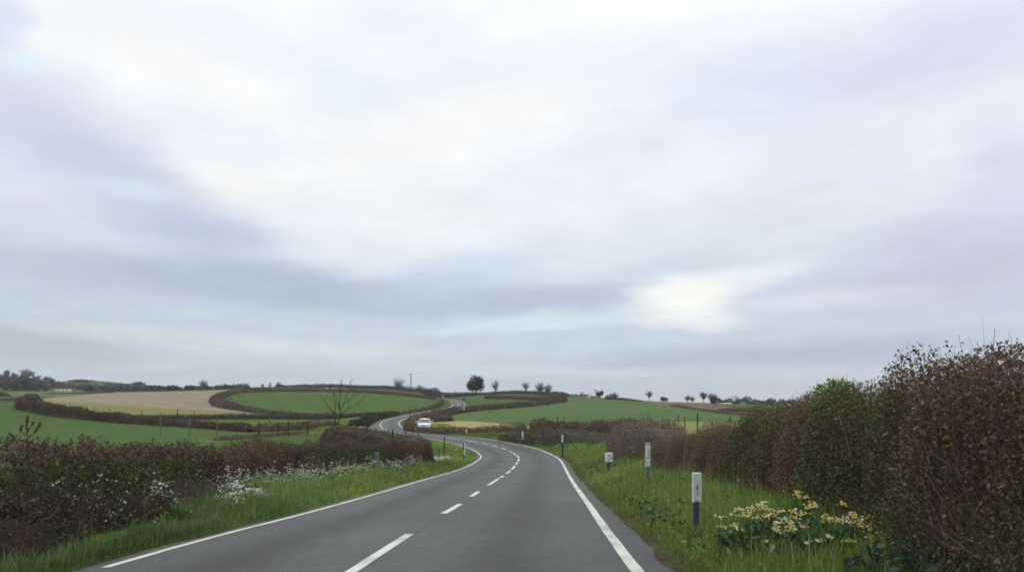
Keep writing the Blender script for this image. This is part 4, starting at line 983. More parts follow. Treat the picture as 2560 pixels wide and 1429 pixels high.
# the wooded hill at the far left: reads as one mass
g = np.random.default_rng(590); parts = []
prof = lambda u: np.interp(u, [-300, 0, 60, 90, 110, 150, 180, 240, 300, 340, 400, 450, 560, 640], [934, 936, 937, 939, 947, 953, 957, 959, 957, 957, 961, 964, 969, 972])
for Y, n in ((690, 150), (780, 140), (880, 120), (980, 100)):
    for u in np.sort(g.uniform(-300, 620, n)):
        if Y < 800 and 128 < u < 196: continue
        zg = hz(u, Y); vg = HV - F * zg / Y; vt = prof(u) + (985 - Y) / 300 * 11 * g.uniform(.75, 1.2) + abs(g.normal(0, 1.5))
        vt = min(vt, vg - g.uniform(4.5, 7.5) / Y * F * .8)
        h = (vg - vt) / F * Y; wd = h * g.uniform(.9, 1.5)
        wd = np.clip(wd, 7, 15); c = np.array([(u - CU) / F * Y, Y, zg + h * .5])
        V, Fl, cols, _ = leaf_crown(g, c, wd * .6, wd * .5, h * .66, 80, max(1.5, h * .22), FARG, 8)
        parts.append((V, Fl, cols * g.uniform(.75, 1.25)))
V, Fs, C = cat(parts); tag(link("woodland", mesh_np("woodland", V, Fs, C), M['leaf']), "dark wood covering the distant hillside at the far left", None, None, "stuff")

# bare roadside tree, drawn limb by limb
def drawn_tree(name, Y, lines, label, catg, k0, seed, off, scl, r_top=.012, r_bot=.085, tw_n=5, leafy=None, depth=.5, group=None, rad=1.0):
    g = np.random.default_rng(seed); b = lines[0][0]; u0, v0 = off[0] + b[0] * scl, off[1] + b[1] * scl
    base = P(u0, v0, Y); root = empty(name, base, label, catg, group); segs = []; tips = []
    for ln in lines:
        dy = g.normal(0, depth); pts = np.array([P(off[0] + x * scl, off[1] + y * scl, Y) for x, y in ln]) - base
        pts[:, 1] += np.linspace(0, 1, len(pts)) * dy; q = catmull(pts, 5) if len(pts) > 2 else pts
        r = np.linspace(k0.get(tuple(ln[0]), .4), .14, len(q)) * r_bot * rad
        segs += [(q[i], q[i + 1], r[i], r[i + 1]) for i in range(len(q) - 1)]
        for j in range(len(q) // 2, len(q)): tips.append((q[j], unit(q[j] - q[j - 1]), r[j]))
    S = segs; Vt, Ft = tubes(np.array([s[0] for s in S]), np.array([s[1] for s in S]), np.array([s[2] for s in S]), np.array([s[3] for s in S]), 6)
    link("trunk", mesh_np("trunk", Vt, [Ft], smooth=True), M['bark'], root)
    T = np.repeat(np.array([t_[0] for t_ in tips]), tw_n, 0); D = np.repeat(np.array([t_[1] for t_ in tips]), tw_n, 0)
    E = T + unit(D + g.normal(0, .55, D.shape)) * g.uniform(.1, .42, (len(T), 1)) * (Y / 71)
    V2, F2 = strips(T, E, r_top, g); parts = [(V2, F2, pick(DARK[:2], len(T), g))]
    if leafy:
        n = len(E) * leafy[1]; i = g.integers(0, len(E), n); f = g.random((n, 1)); LV, LF = leaves(T[i] * (1 - f) + E[i] * f, leafy[0], g); parts.append((LV, LF, pick(leafy[2], n, g)))
    link("crown", mesh_np("crown", *cat(parts)), M['leaf'], root)
    return root


drawn_tree("bare_tree", 71, [[(1795, 1240), (1790, 1090), (1765, 860), (1772, 700), (1745, 590), (1730, 500)], [(1800, 1240), (1805, 1090), (1862, 880), (1850, 700), (1872, 480), (1890, 320)],
    [(1765, 850), (1620, 680), (1535, 590)], [(1765, 855), (1700, 800), (1580, 760)], [(1850, 830), (1790, 650), (1690, 610)], [(1848, 780), (1815, 600), (1745, 500), (1725, 420)],
    [(1890, 850), (1990, 770), (2110, 700), (2180, 630), (2228, 575)], [(1885, 780), (1930, 640), (1980, 500), (2005, 400), (2040, 325)], [(1930, 690), (2050, 600), (2100, 545)],
    [(1990, 770), (2000, 680), (2012, 620)], [(2003, 410), (1995, 335)], [(1862, 560), (1840, 420), (1838, 340)], [(2110, 700), (2190, 740)], [(1620, 680), (1640, 560)]],
    "leafless tree with two slender stems rising from dark roadside scrub", "tree", {(1795, 1240): 1., (1800, 1240): 1.1, (1765, 850): .6, (1890, 850): .6, (1885, 780): .55}, 601, (560, 900), .15625, r_top=.018, tw_n=3, rad=.72)
drawn_tree("sapling", 10.2, [[(265, 960), (270, 860), (262, 760), (268, 640)], [(270, 860), (350, 800), (400, 710)], [(350, 800), (435, 745)], [(266, 830), (200, 790), (190, 755)], [(266, 800), (310, 730), (318, 715)], [(262, 900), (150, 850), (118, 822)], [(262, 760), (240, 700)]],
    "reddish leafed sapling sticking up above the near left hedge", "sapling", {(265, 960): .3, (270, 860): .2}, 602, (0, 880), .25, r_top=.004, r_bot=.03, tw_n=3, leafy=(.026, 8, RUST + BROWN[:1]), depth=.06, rad=.6)

# ------------------------------------------------------------------ posts
def post_mesh(w, d, h, lean=(0, 0), bev=.012, top=None):
    m = MB(); m.box(-w / 2, w / 2, -d / 2, d / 2, -.35, h, bev)
    for v in m.bm.verts:
        k = (v.co.z + .35) / (h + .35); v.co.x += lean[0] * k; v.co.y += lean[1] * k
    return m


def round_post(h, r, lean=0.0):
    m = MB(); m.cyl((0, 0, -.4), (lean, 0, h - .04), r, r * .86, 9); m.cyl((lean, 0, h - .04), (lean * 1.02, 0, h), r * .86, r * .5, 9); return m.me("fence_post")


def fence_posts(items, label, group, mat, r=.06, seed=0):
    """items (u, Y, v_top): one object per post, meshes shared"""
    g = np.random.default_rng(seed); var = [round_post(1.0, r, l) for l in (-.05, .0, .04)]
    for m in var: m.materials.append(mat)
    for (u, Y, vt) in items:
        b = ground(u, Y); h = max(.4, -(vt - HV) / F * Y - b[2])
        o = bpy.data.objects.new("fence_post", var[int(g.integers(0, 3))]); o.location = b; o.scale = (1, 1, h); o.rotation_euler = (0, 0, g.uniform(0, 6)); COL.objects.link(o); tag(o, label, "fence post", group)


fence_posts([(102, 183, 1004), (118, 181, 1003.5), (133, 178, 1009), (145, 176, 1014), (158, 172, 1011), (175, 168, 1008.5), (195, 165, 1014), (217, 162, 1014.5), (236, 159, 1016), (260, 155, 1025), (274, 153, 1021), (287, 151, 1024.5)],
            "slim dark post in the line above the long curving left hedge", "posts along the curving left hedge", M['dark_wood'], .075, 1)
fence_posts([(345, 142, 1042), (354, 176, 1023.5), (444, 176, 1021), (485, 176, 1027)], "lone dark post standing against the pale yellow green crop strip", "posts in the yellow green crop strip", M['dark_wood'], .09, 2)
fence_posts([(401, 82, 1031), (473, 80, 1046), (542, 80, 1047)], "tall grey post rising behind the near left hedge into the pasture", "tall posts behind the near left hedge", M['grey_wood'], .075, 3)
fence_posts([(594, 84, 1083), (647, 84, 1053), (695, 88, 1057), (720.5, 88, 1052), (769, 90, 1053)], "tall dark fence post in the line below the square cut hedge", "dark fence posts in the left middle distance", M['dark_wood'], .07, 4)
fence_posts([(674, 86, 1042)], "pale grey pole leaning slightly among the dark fence posts on the left", None, M['grey_wood'], .075, 5)
fence_posts([(972, 82, 1072.5), (994.6, 79, 1077), (1004.7, 79, 1079.5), (1012, 77, 1078), (1016, 76.5, 1078.5), (1048, 76, 1081.5), (962, 84, 1078), (1032, 76, 1086), (1110, 66, 1090)], "short dark stake on the near side of the road across the bend", "short stakes beside the road bend", M['dark_wood'], .055, 6)
fence_posts([(981, 66, 1072.5)], "thick black stake, the tallest of the short ones beside the road bend", None, M['black_paint'], .09, 7)
fence_posts([(1653.6, 62, 1048), (1671.6, 62, 1046.5), (1695.5, 61, 1038.5), (1712.6, 66, 1040), (1826, 50, 1040)], "dark fence stake behind the tall right hedge", "stakes behind the right hedge", M['dark_wood'], .05, 8)
fence_posts([(1744, 56, 1032)], "tallest dark stake behind the right hedge, against the green field", None, M['dark_wood'], .06, 9)
fence_posts([(1393, 97, 1039)], "dark leaning stake standing up out of the upright brown hedge", None, M['dark_wood'], .075, 10)
fence_posts([(1410, 97, 1040), (1505.5, 90, 1045), (1532, 89, 1049), (1605, 84, 1051)], "thin stake showing above the bushy brown hedge on the right", "thin stakes above the right middle hedges", M['dark_wood'], .05, 11)
fence_posts([(1423, 83, 1071), (1533, 79, 1061), (1282, 88, 1073)], "thin pale stick in front of the right middle hedges", "pale sticks by the right middle hedges", M['grey_wood'], .035, 12)
fence_posts([(712, 187, 1040), (934.5, 424, 976), (1095, 400, 995.5), (1106, 520, 985.5), (1108.5, 520, 985.5)], "small white post beside a far hedge", "small white posts by the far hedges", M['white_paint'], .13, 13)
fence_posts([(1102, 395, 997)], "small cream post beside the far bend, right of a white one", None, M['yellow_paint'], .15, 14)
fence_posts([(1025, 110, 1033.5)], "black post at the inside of the left hand bend by the hooked hedge", None, M['black_paint'], .085, 15)

# black roadside post with a round reflector
b = ground(914, 70); t_ = empty("reflector_post", b, "tall thin black post with a round knob on its side at the road bend", "post")
h = -(1031 - HV) / F * 70 - b[2]; m = MB(); m.cyl((0, 0, -.3), (.23, 0, h), .085, .075, 10); m.build("pole", M['black_paint'], t_)
kz = -(1064 - HV) / F * 70 - b[2]; m = MB(); m.cyl((.27, -.05, kz), (.27, .06, kz), .12, .12, 14); m.cyl((.1, 0, kz), (.27, 0, kz), .03, .03, 6); m.build("reflector", M['black_paint'], t_)


def marker(u, Y, vt, vsplit, label, wtop, wshaft, marks=(), cap=False, matb='slate_paint', lean=0.0, group=None, name="marker_post", matt='white_paint', yaw=0.0, band=None):
    b = ground(u, Y); z = lambda v: -(v - HV) / F * Y - b[2]
    root = empty(name, b, label, "marker post", group, yaw); h, hs = z(vt), z(vsplit)
    m = post_mesh(wshaft, wshaft * .62, hs + .01, (-lean, 0)); m.build("shaft", M[matb], root)
    m = MB(); m.box(-wtop / 2, wtop / 2, -wtop * .34, wtop * .34, hs, h, .008)
    for v_ in m.bm.verts: v_.co.x -= lean * 0
    m.build("head", M[matt], root)
    if cap: MB().box(-wtop * .52, wtop * .52, -wtop * .36, wtop * .36, h - .035, h - .012, .002).build("cap_band", M['black_paint'], root)
    for pts in marks:   # dark strokes painted on the face: outlines in fractions of the head's width and height
        q = [((x - .5) * wtop, -wtop * .34 - .004, hs + (1 - y) * (h - hs)) for x, y in pts]
        MB().poly(q, .003).build("mark", M['black_paint'], root)
    if band: MB().box(-wshaft * .53, wshaft * .53, -wshaft * .34, wshaft * .34, z(band[1]), z(band[0]), .002).build("reflective_band", M['white_paint'], root)
    return root


rect = lambda x0, x1, y0, y1, sk=0: [(x0 + sk, y0), (x1 + sk, y0), (x1, y1), (x0, y1)]
marker(1742, 10.9, 1181, 1255, "nearest verge post with white head and black figure on a dark blue shaft", .126, .088,
       [rect(.44, .55, .37, .56), rect(.25, .33, .47, .565, .06), rect(.46, .54, .59, .72), rect(.22, .3, .92, .97, .06), rect(.44, .52, .905, .97), rect(.03, .96, .972, .985)], lean=.012, yaw=.05)
marker(1619.5, 20.3, 1107, 1165, "verge post with long white head and black corner mark, beside the tall right hedge", .13, .09, [rect(.64, .72, .24, .61), rect(.17, .72, .59, .625)], cap=True, lean=.0, matb='grey_post', yaw=-.03)
marker(1406, 64, 1087, 1105, "slim verge post, plain white above black, on the right of the bend", .15, .11, matb='black_paint', name="marker_post")
marker(1306.4, 80, 1078, 1092, "white verge post with a black collar near its foot at the bend", .18, .17, matb='black_paint', band=(1093.5, 1097))
marker(1468, 74, 1094, 1104, "short white tipped post with a white spot low down, in front of the scrub", .16, .15, matb='black_paint', band=(1110, 1113))
marker(1166, 92, 1072, 1080, "small all white post in front of the low brown hedge", .2, .15, matb='white_paint')
marker(942, 35.5, 1131, 1150, "stout plain blue grey post in the white flowers by the left hedge", .2, .19, matb='grey_post', matt='grey_post', lean=.08)
marker(1098, 54.5, 1119, 1126, "slim plain blue grey post at the far end of the left hedge", .13, .125, matb='grey_post', matt='grey_post')
# two toned blade post on the inside of the bend
b = ground(1160, 61); z = lambda v: -(v - HV) / F * 61 - b[2]; t_ = empty("marker_post", b, "leaning white and black blade shaped post on the left verge inside the bend", "marker post")
MB().poly([(-.05, 0, -.2), (.06, 0, -.2), (.15, 0, z(1107)), (.02, 0, z(1107))], .06).build("blade", M['white_paint'], t_)
MB().poly([(-.08, -.012, z(1124)), (.0, -.012, z(1124)), (.01, -.012, z(1107.5)), (-.08, -.012, z(1107.5))], .07).build("side_plate", M['black_paint'], t_)
MB().poly([(-.06, -.015, -.1), (.05, -.015, -.1), (.055, -.015, z(1136)), (-.055, -.015, z(1136))], .09).build("foot", M['black_paint'], t_)
# small white box sign on a short post
b = ground(1522, 33); z = lambda v: -(v - HV) / F * 33 - b[2]; t_ = empty("box_sign", b, "small square white sign with black blotches on a short dark post in the verge", "sign", None, .35)
MB().box(-.06, .06, -.05, .05, -.3, z(1150), .01).build("post", M['slate_paint'], t_)
zb, zt = z(1153.5), z(1131); m = MB(); m.box(-.145, .145, -.11, .11, zb, zt, .012); m.build("box", M['white_plain'], t_)
for pts in ([(.12, .25), (.55, .24), (.57, .34), (.2, .36)], [(.42, .48), (.9, .5), (.88, .6), (.72, .66), (.6, .58)], [(.1, .76), (.34, .75), (.32, .83), (.12, .84)], [(.16, .53), (.24, .53), (.23, .6), (.16, .6)], [(.4, .66), (.48, .67), (.46, .73)]):
    MB().poly([((x - .5) * .28, -.114, zb + (1 - y) * (zt - zb)) for x, y in pts], .003).build("mark", M['black_paint'], t_)
# little yellow sign in the hedge gap
b = ground(1320, 92); z = lambda v: -(v - HV) / F * 92 - b[2]; t_ = empty("yellow_sign", b, "small yellow sign with a dark V shaped notch in the hedge gap", "sign")
zb, zt = z(1071), z(1060); MB().box(-.04, .04, .03, .09, -.3, zt - .05, .01).build("post", M['dark_wood'], t_); MB().box(-.15, .15, -.02, .03, zb, zt, .01).build("plate", M['yellow_paint'], t_)
MB().poly([(-.08, -.025, zt), (.08, -.025, zt), (.015, -.025, zt - (zt - zb) * .62), (-.015, -.025, zt - (zt - zb) * .62)], .004).build("mark", M['black_paint'], t_)

# utility poles
def pole(u, Y, vt, label, r=.16):
    b = ground(u, Y); h = -(vt - HV) / F * Y - b[2]; t_ = empty("utility_pole", b, label, "utility pole")
    m = MB(); m.cyl((0, 0, -.5), (.15, 0, h), r * 1.25, r, 10); m.build("pole", M['dark_wood'], t_)
    MB().box(-.65, .95, -.09, .09, h - .75, h - .5, .02).build("crossarm", M['dark_wood'], t_)
    for x in (-.5, .15, .8): MB().cyl((x, 0, h - .5), (x, 0, h - .22), .07, .05, 8).build("insulator", M['grey_wood'], t_)


pole(1027, 590, 933, "tall wooden utility pole right of the pale fan shaped tree", .28)
pole(592, 620, 959, "short distant utility pole left of the small pale bushy tree", .2)

# ------------------------------------------------------------------ buildings
def gabled(name, u, Y, v0, v1, wpx, label, catg, wall, roof, yaw=0., rh=.45, depth=None, win=True, chim=False, door=True):
    b = ground(u, Y); zg = -(v0 - HV) / F * Y; b[2] = min(b[2], zg); h = -(v1 - HV) / F * Y - b[2]; L = wpx / F * Y; D = depth or L * .6; e = h * (1 - rh)
    t_ = empty(name, b, label, catg, None, yaw); m = MB()
    pts = [(-D / 2, -1.), (D / 2, -1.), (D / 2, e), (0, h - .06), (-D / 2, e)]
    a = [m.bm.verts.new((-L / 2, y, z)) for y, z in pts]; c = [m.bm.verts.new((L / 2, y, z)) for y, z in pts]
    m.bm.faces.new(a); m.bm.faces.new(c[::-1])
    for i in range(5):
        if i in (2, 3): continue
        j = (i + 1) % 5; m.bm.faces.new([a[i], c[i], c[j], a[j]])
    m.build("wall", wall, t_)
    m = MB(); o = .25; th = .14
    for sg in (-1, 1):
        y0, z0 = sg * (D / 2 + .3), e - .3 * (h - e) / (D / 2); q = [(-L / 2 - o, y0, z0), (L / 2 + o, y0, z0), (L / 2 + o, 0, h), (-L / 2 - o, 0, h)]
        vs = [m.bm.verts.new(x) for x in q] + [m.bm.verts.new((x[0], x[1], x[2] + th)) for x in q]
        for f in ((0, 1, 2, 3), (7, 6, 5, 4), (0, 4, 5, 1), (1, 5, 6, 2), (3, 7, 4, 0)): m.bm.faces.new([vs[k] for k in f])
    rf = m.build("roof", roof, t_)
    if chim: MB().box(L * .3, L * .3 + .7, -.35, .35, h - .5, h + 1.0, .03).build("chimney", M['roof_brown'], rf)
    if win:
        for x in (-.28, .22):
            w_ = MB().box(L * x - .5, L * x + .5, -D / 2 - .04, -D / 2 + .05, e * .35, e * .75, .01).build("window", M['white_plain'], t_); MB().box(L * x - .42, L * x + .42, -D / 2 - .06, -D / 2 - .03, e * .35 + .08, e * .75 - .08).build("pane", M['glass'], w_)
    if door: MB().box(-.5, .5, -D / 2 - .05, -D / 2 + .04, -.2, min(2.1, e * .8), .01).build("door", M['wall_dark'], t_)
    return t_


gabled("farmhouse", 158, 720, 976, 959, 36, "white gabled farmhouse with a brown roof in front of the far left wood", "house", M['white_plain'], M['roof_brown'], yaw=R(32), chim=True, depth=7, rh=.6)
gabled("barn", 1815, 470, 1022, 1007, 27, "long barn with a pale sheet roof beside the dark bushy tree on the right", "barn", M['wall_dark'], M['roof_pale'], yaw=R(4), win=False, depth=6, rh=.55)
gabled("shed", 96, 700, 976, 972, 6, "tiny white shed left of the farmhouse", "shed", M['white_plain'], M['roof_pale'], yaw=.3, win=False)
gabled("shed", 162, 690, 977, 973.5, 5, "tiny white shed below the farmhouse", "shed", M['white_plain'], M['roof_pale'], yaw=-.2, win=False)
gabled("shed", 456, 700, 975, 969.5, 8, "small white building in front of the distant ridge above the tan field", "shed", M['white_plain'], M['roof_pale'], yaw=.25, win=False)
gabled("shed", 1472, 600, 995, 990, 9, "small white shed right of the polytunnel", "shed", M['white_plain'], M['roof_pale'], yaw=.1, win=False)
gabled("shed", 1797, 430, 1021, 1015, 6, "tiny white outbuilding under the dark bushy tree by the barn", "shed", M['white_plain'], M['roof_pale'], yaw=.1, win=False)
gabled("shed", 1453, 610, 995, 991, 4, "tiny white hut between the polytunnel and the small white shed", "shed", M['white_plain'], M['roof_pale'], yaw=.1, win=False)
b = ground(1427, 560); h = -(989 - HV) / F * 560 - b[2]; t_ = empty("polytunnel", b, "pale domed polytunnel on the skyline of the big green field", "polytunnel")
m = MB(); n = 14; L = 22 / F * 560
for j in range(n):
    for (y) in (-4, 4): m.bm.verts.new((-math.cos(math.pi * j / (n - 1)) * L / 2, y, abs(math.sin(math.pi * j / (n - 1))) ** .8 * h - .02))
m.bm.verts.ensure_lookup_table(); V_ = m.bm.verts
for j in range(n - 1): m.bm.faces.new([V_[2 * j], V_[2 * j + 1], V_[2 * j + 3], V_[2 * j + 2]])
m.bm.faces.new([V_[2 * j] for j in range(n)]); m.bm.faces.new([V_[2 * j + 1] for j in range(n)][::-1])
m.build("cover", M['tunnel'], t_); MB().box(-.8, .8, -4.06, -4.01, 0, min(h * .7, 2.2)).build("door", M['white_plain'], t_)

# sheep on the thin strip below the skyline
def sheep_mesh():
    m = MB(); m.ball((0, 0, .62), .36, (1.55, 1., .95)); m.ball((.62, 0, .8), .17, (1.35, .8, .9)); m.cyl((.35, 0, .68), (.58, 0, .8), .2, .15, 8)
    for x in (-.33, .3):
        for y in (-.14, .14): m.cyl((x, y, -.02), (x, y, .5), .05, .075, 6)
    m.ball((-.55, 0, .6), .08, (.8, .7, 1.6)); me = m.me("sheep", True); me.materials.append(M['fleece']); return me


sm_ = sheep_mesh(); g = np.random.default_rng(9)
for k, u in enumerate((815, 819, 826, 832, 838)):
    o = bpy.data.objects.new("sheep", sm_); b = ground(u, 500); b[2] = max(b[2], -(975.5 - HV) / F * 500); o.location = b; o.rotation_euler = (0, 0, g.uniform(-.6, .6) + (k % 2) * math.pi); o.scale = (1.25,) * 3; COL.objects.link(o)
    tag(o, "white sheep in the row on the skyline strip behind the roadside tree", "sheep", "sheep below the skyline hedge")
# dark gate with two white boards in the looping hedge
b = ground(1156, 196); z = lambda v: -(v - HV) / F * 196 - b[2]; t_ = empty("field_gate", b, "dark gate with two white boards in the long hedge below the far road bend", "gate")
m = MB(); hg = z(1018)
for x in (-.75, .75): m.cyl((x, 0, -.3), (x, 0, hg), .1, .09, 8)
for k in range(4): m.box(-.7, .7, -.04, .04, .25 + k * (hg - .4) / 4, .37 + k * (hg - .4) / 4, .01)
m.build("frame", M['black_paint'], t_)
for x, w_, lab in ((-.42, .18, 0), (.42, .34, 1)): MB().box(x - w_ / 2, x + w_ / 2, -.1, -.05, z(1024 + lab), z(1017.5), .01).build("board", M['white_plain'], t_)

# ------------------------------------------------------------------ the white car
def car(u, Y, yaw):
    b = ground(u, Y); t_ = empty("parked_car", b + [0, 0, .02], "white car facing the road behind the low brown hedge", "car", None, yaw); t_.scale = (1.01,) * 3
    # lower body: rings along the length (front at -y)
    st = [(-2.14, .62, .38, .66), (-2.06, .80, .26, .80), (-1.75, .90, .22, .93), (-1.2, .935, .22, 1.00), (-.75, .94, .22, 1.04), (0, .945, .22, 1.05), (.9, .945, .22, 1.06), (1.6, .925, .24, 1.06), (2.02, .86, .28, 1.02), (2.12, .74, .40, .92)]
    bm = bmesh.new(); rings = []
    for y, w_, z0, z1 in st:
        pr = [(-w_ * .86, z0), (-w_ * .98, z0 + .12), (-w_, (z0 + z1) * .5), (-w_ * .965, z1 - .12), (-w_ * .86, z1 - .015), (-w_ * .45, z1 + .025), (0, z1 + .035)]
        pr = pr + [(-x, z) for x, z in pr[-2::-1]]; rings.append([bm.verts.new((x, y, z)) for x, z in pr])
    for a, c in zip(rings[:-1], rings[1:]):
        for i in range(len(a) - 1): bm.faces.new([a[i], a[i + 1], c[i + 1], c[i]])
        bm.faces.new([a[-1], a[0], c[0], c[-1]])
    bm.faces.new(rings[0][::-1]); bm.faces.new(rings[-1])
    # cabin
    cab = [(-.92, .80, 1.02, 1.03), (-.62, .775, 1.03, 1.18), (-.12, .70, 1.03, 1.50), (.25, .67, 1.03, 1.575), (.9, .66, 1.03, 1.59), (1.45, .65, 1.03, 1.53), (1.85, .70, 1.03, 1.22), (2.0, .74, 1.02, 1.04)]; rings = []
    for y, w_, z0, z1 in cab:
        wb = .86; pr = [(-wb, z0), (-(wb + w_) / 2, (z0 + z1) / 2), (-w_, z1 - .07 * (z1 - z0)), (-w_ * .8, z1), (0, z1 + .02 * (z1 > 1.3))]; pr = pr + [(-x, z) for x, z in pr[-2::-1]]
        rings.append([bm.verts.new((x, y, z)) for x, z in pr])
    for a, c in zip(rings[:-1], rings[1:]):
        for i in range(len(a) - 1): bm.faces.new([a[i], a[i + 1], c[i + 1], c[i]])
    bm.faces.new(rings[0][::-1]); bm.faces.new(rings[-1])
    bmesh.ops.recalc_face_normals(bm, faces=bm.faces); me = bpy.data.meshes.new("body"); bm.to_mesh(me); bm.free()
    for p in me.polygons: p.use_smooth = True
    o = link("body", me, M['car_paint'], t_); o.modifiers.new("Subdivision", 'SUBSURF').levels = 1; o.modifiers["Subdivision"].render_levels = 1
    def quad(name, pts, mat, th=.02, par=t_):
        m = MB(); vs = [m.bm.verts.new(p) for p in pts]; f = m.bm.faces.new(vs); nrm = (Vector(pts[1]) - Vector(pts[0])).cross(Vector(pts[2]) - Vector(pts[0])).normalized()
        gg = bmesh.ops.extrude_face_region(m.bm, geom=[f])
        for v in gg['geom']:
            if isinstance(v, bmesh.types.BMVert): v.co += nrm * th
        return m.build(name, M[mat], par)
    quad("windscreen", [(-.70, -.80, 1.115), (.70, -.80, 1.115), (.615, -.17, 1.475), (-.615, -.17, 1.475)], 'glass', .035)
    quad("rear_window", [(.60, 1.86, 1.24), (-.60, 1.86, 1.24), (-.56, 1.56, 1.47), (.56, 1.56, 1.47)], 'glass', .03)
    for sx in (-1, 1):
        p = [(sx * .865, -.48, 1.09), (sx * .865, .42, 1.09), (sx * .70, .42, 1.49), (sx * .72, -.02, 1.44)]; quad("side_window", p if sx > 0 else p[::-1], 'glass', .03)
        p = [(sx * .865, .50, 1.09), (sx * .855, 1.5, 1.10), (sx * .70, 1.25, 1.47), (sx * .70, .50, 1.49)]; quad("side_window", p if sx > 0 else p[::-1], 'glass', .03)
        MB().box(sx * .93 - .03, sx * 1.09 + .03 * sx, -.55, -.40, 1.06, 1.21, .03).build("mirror", M['car_paint'], t_)
        p = [(sx * .45, -2.125, .72), (sx * .80, -2.02, .74), (sx * .83, -1.96, .86), (sx * .47, -2.075, .84)]; quad("headlight", p if sx < 0 else p[::-1], 'lens', -.04)
        MB().box(sx * .68 - .11, sx * .68 + .11, -2.14, -2.0, .46, .53, .02).build("indicator", M['orange_lens' if sx > 0 else 'black_paint'], t_)
        for y in (-1.36, 1.32):
            wh = MB().cyl((sx * .80, y, .33), (sx * .955, y, .33), .335, .335, 24).build("wheel", M['rubber'], t_, True); MB().cyl((sx * .945, y, .33), (sx * .965, y, .33), .21, .19, 12).build("rim", M['alloy'], wh)
    MB().box(-.40, .40, -2.175, -2.05, .68, .80, .02).build("grille", M['black_paint'], t_); MB().box(-.62, .62, -2.16, -2.0, .33, .47, .03).build("air_intake", M['black_paint'], t_)
    MB().box(-.24, .24, -2.20, -2.14, .52, .62, .01).build("number_plate", M['white_plain'], t_)
    return t_


car(1061, 101, R(4))
# bare earth track at the bottom left corner, between hedge and verge
pts = np.array([[-7.6, 4.8], [-5.55, 4.8], [-5.5, 8.4], [-5.85, 9.6], [-6.3, 11.4], [-7.6, 11.8]]); g = np.random.default_rng(3)
xx, yy = np.meshgrid(np.linspace(-7.6, -5.3, 36), np.linspace(4.6, 12., 70)); V = np.stack([xx.ravel(), yy.ravel(), H(xx.ravel(), yy.ravel()) + .012], 1)
i = np.arange(36 * 70).reshape(70, 36); q = np.stack([i[:-1, :-1], i[:-1, 1:], i[1:, 1:], i[1:, :-1]], 2).reshape(-1, 4); cc = V[q].mean(1); k = in_poly(cc[:, 0] + .1 * g.normal(size=len(cc)), cc[:, 1], pts)
used, inv = np.unique(q[k], return_inverse=True)
tag(link("path", mesh_np("path", V[used], [inv.reshape(-1, 4)], smooth=True), field_mat("worn_earth", (.06, .055, .055), (.075, .068, .066), (.05, .045, .04), (.6, 2., 20.), fine=.3)), "bare dark earth path at the foot of the near left hedge", None, None, "structure")

# tar stain beside the centre line between the two nearest dashes
g = np.random.default_rng(4); ss = np.linspace(6.7, 10.1, 40); V = []
for k, s_ in enumerate(ss):
    w_ = .015 + .15 * max(0., math.sin(k * .17 + .3)) * (.65 + .35 * math.sin(k * .45 + 1)); V.append(road_at([s_, s_], [.03 - w_, .03 + w_ * .7], .004))
V = np.vstack(V); i = np.arange(len(ss) - 1)[:, None] * 2
tag(link("tar_stain", mesh_np("tar_stain", V, [i + [0, 1, 3, 2]]), principled("tar", (.026, .027, .029), .55, .35, .35, 12)), "dark tar stain on the road between the two nearest centre dashes", None, None, "structure")
# ------------------------------------------------------------------ camera
cam = bpy.data.cameras.new("camera"); cam.sensor_width = 36.0; cam.lens = F / 2560 * 36
cam.shift_y = (HV - 714.5) / 2560.0
cam.clip_start = 0.1; cam.clip_end = 12000
co = bpy.data.objects.new("camera", cam); co.location = (0, 0, 0); co.rotation_euler = (R(90), 0, 0)
COL.objects.link(co); scene.camera = co

# ------------------------------------------------------------------ damp air between here and the far hills
bm = bmesh.new(); bmesh.ops.create_cube(bm, size=1)
for v in bm.verts: v.co = Vector((v.co.x * 12000, 2100 + v.co.y * 4500, -2.5 + v.co.z * 105))
me = bpy.data.meshes.new("haze"); bm.to_mesh(me); bm.free()
hm, ht, ho = nodes("damp_air"); pv = ht.nodes.new("ShaderNodeVolumePrincipled"); pv.inputs["Color"].default_value = (.92, .95, 1., 1); pv.inputs["Density"].default_value = HAZE; pv.inputs["Anisotropy"].default_value = .2
ht.links.new(pv.outputs[0], ho.inputs["Volume"]); tag(link("haze", me, hm), "thin pale damp haze over the fields", None, None, "stuff")

# ------------------------------------------------------------------ sky: thin overcast over a Nishita sky
SUN_EL, SUN_AZ = R(52), R(-14)          # azimuth measured from +Y towards +X
w = bpy.data.worlds.new("World"); scene.world = w; w.use_nodes = True
t = w.node_tree; t.nodes.clear()
out = t.nodes.new("ShaderNodeOutputWorld")
sky = t.nodes.new("ShaderNodeTexSky"); sky.sky_type = 'NISHITA'; sky.sun_disc = False
sky.sun_elevation = SUN_EL; sky.sun_rotation = SUN_AZ
bg0 = t.nodes.new("ShaderNodeBackground"); bg0.inputs[1].default_value = .1; t.links.new(sky.outputs[0], bg0.inputs[0])
tc = t.nodes.new("ShaderNodeTexCoord"); sep = t.nodes.new("ShaderNodeSeparateXYZ"); t.links.new(tc.outputs["Generated"], sep.inputs[0])


def wm(op, a, b=None, c=None):
    n = t.nodes.new("ShaderNodeMath"); n.operation = op
    for k, x in enumerate((a, b, c)):
        if x is None: continue
        if isinstance(x, (int, float)): n.inputs[k].default_value = x
        else: t.links.new(x, n.inputs[k])
    return n.outputs[0]


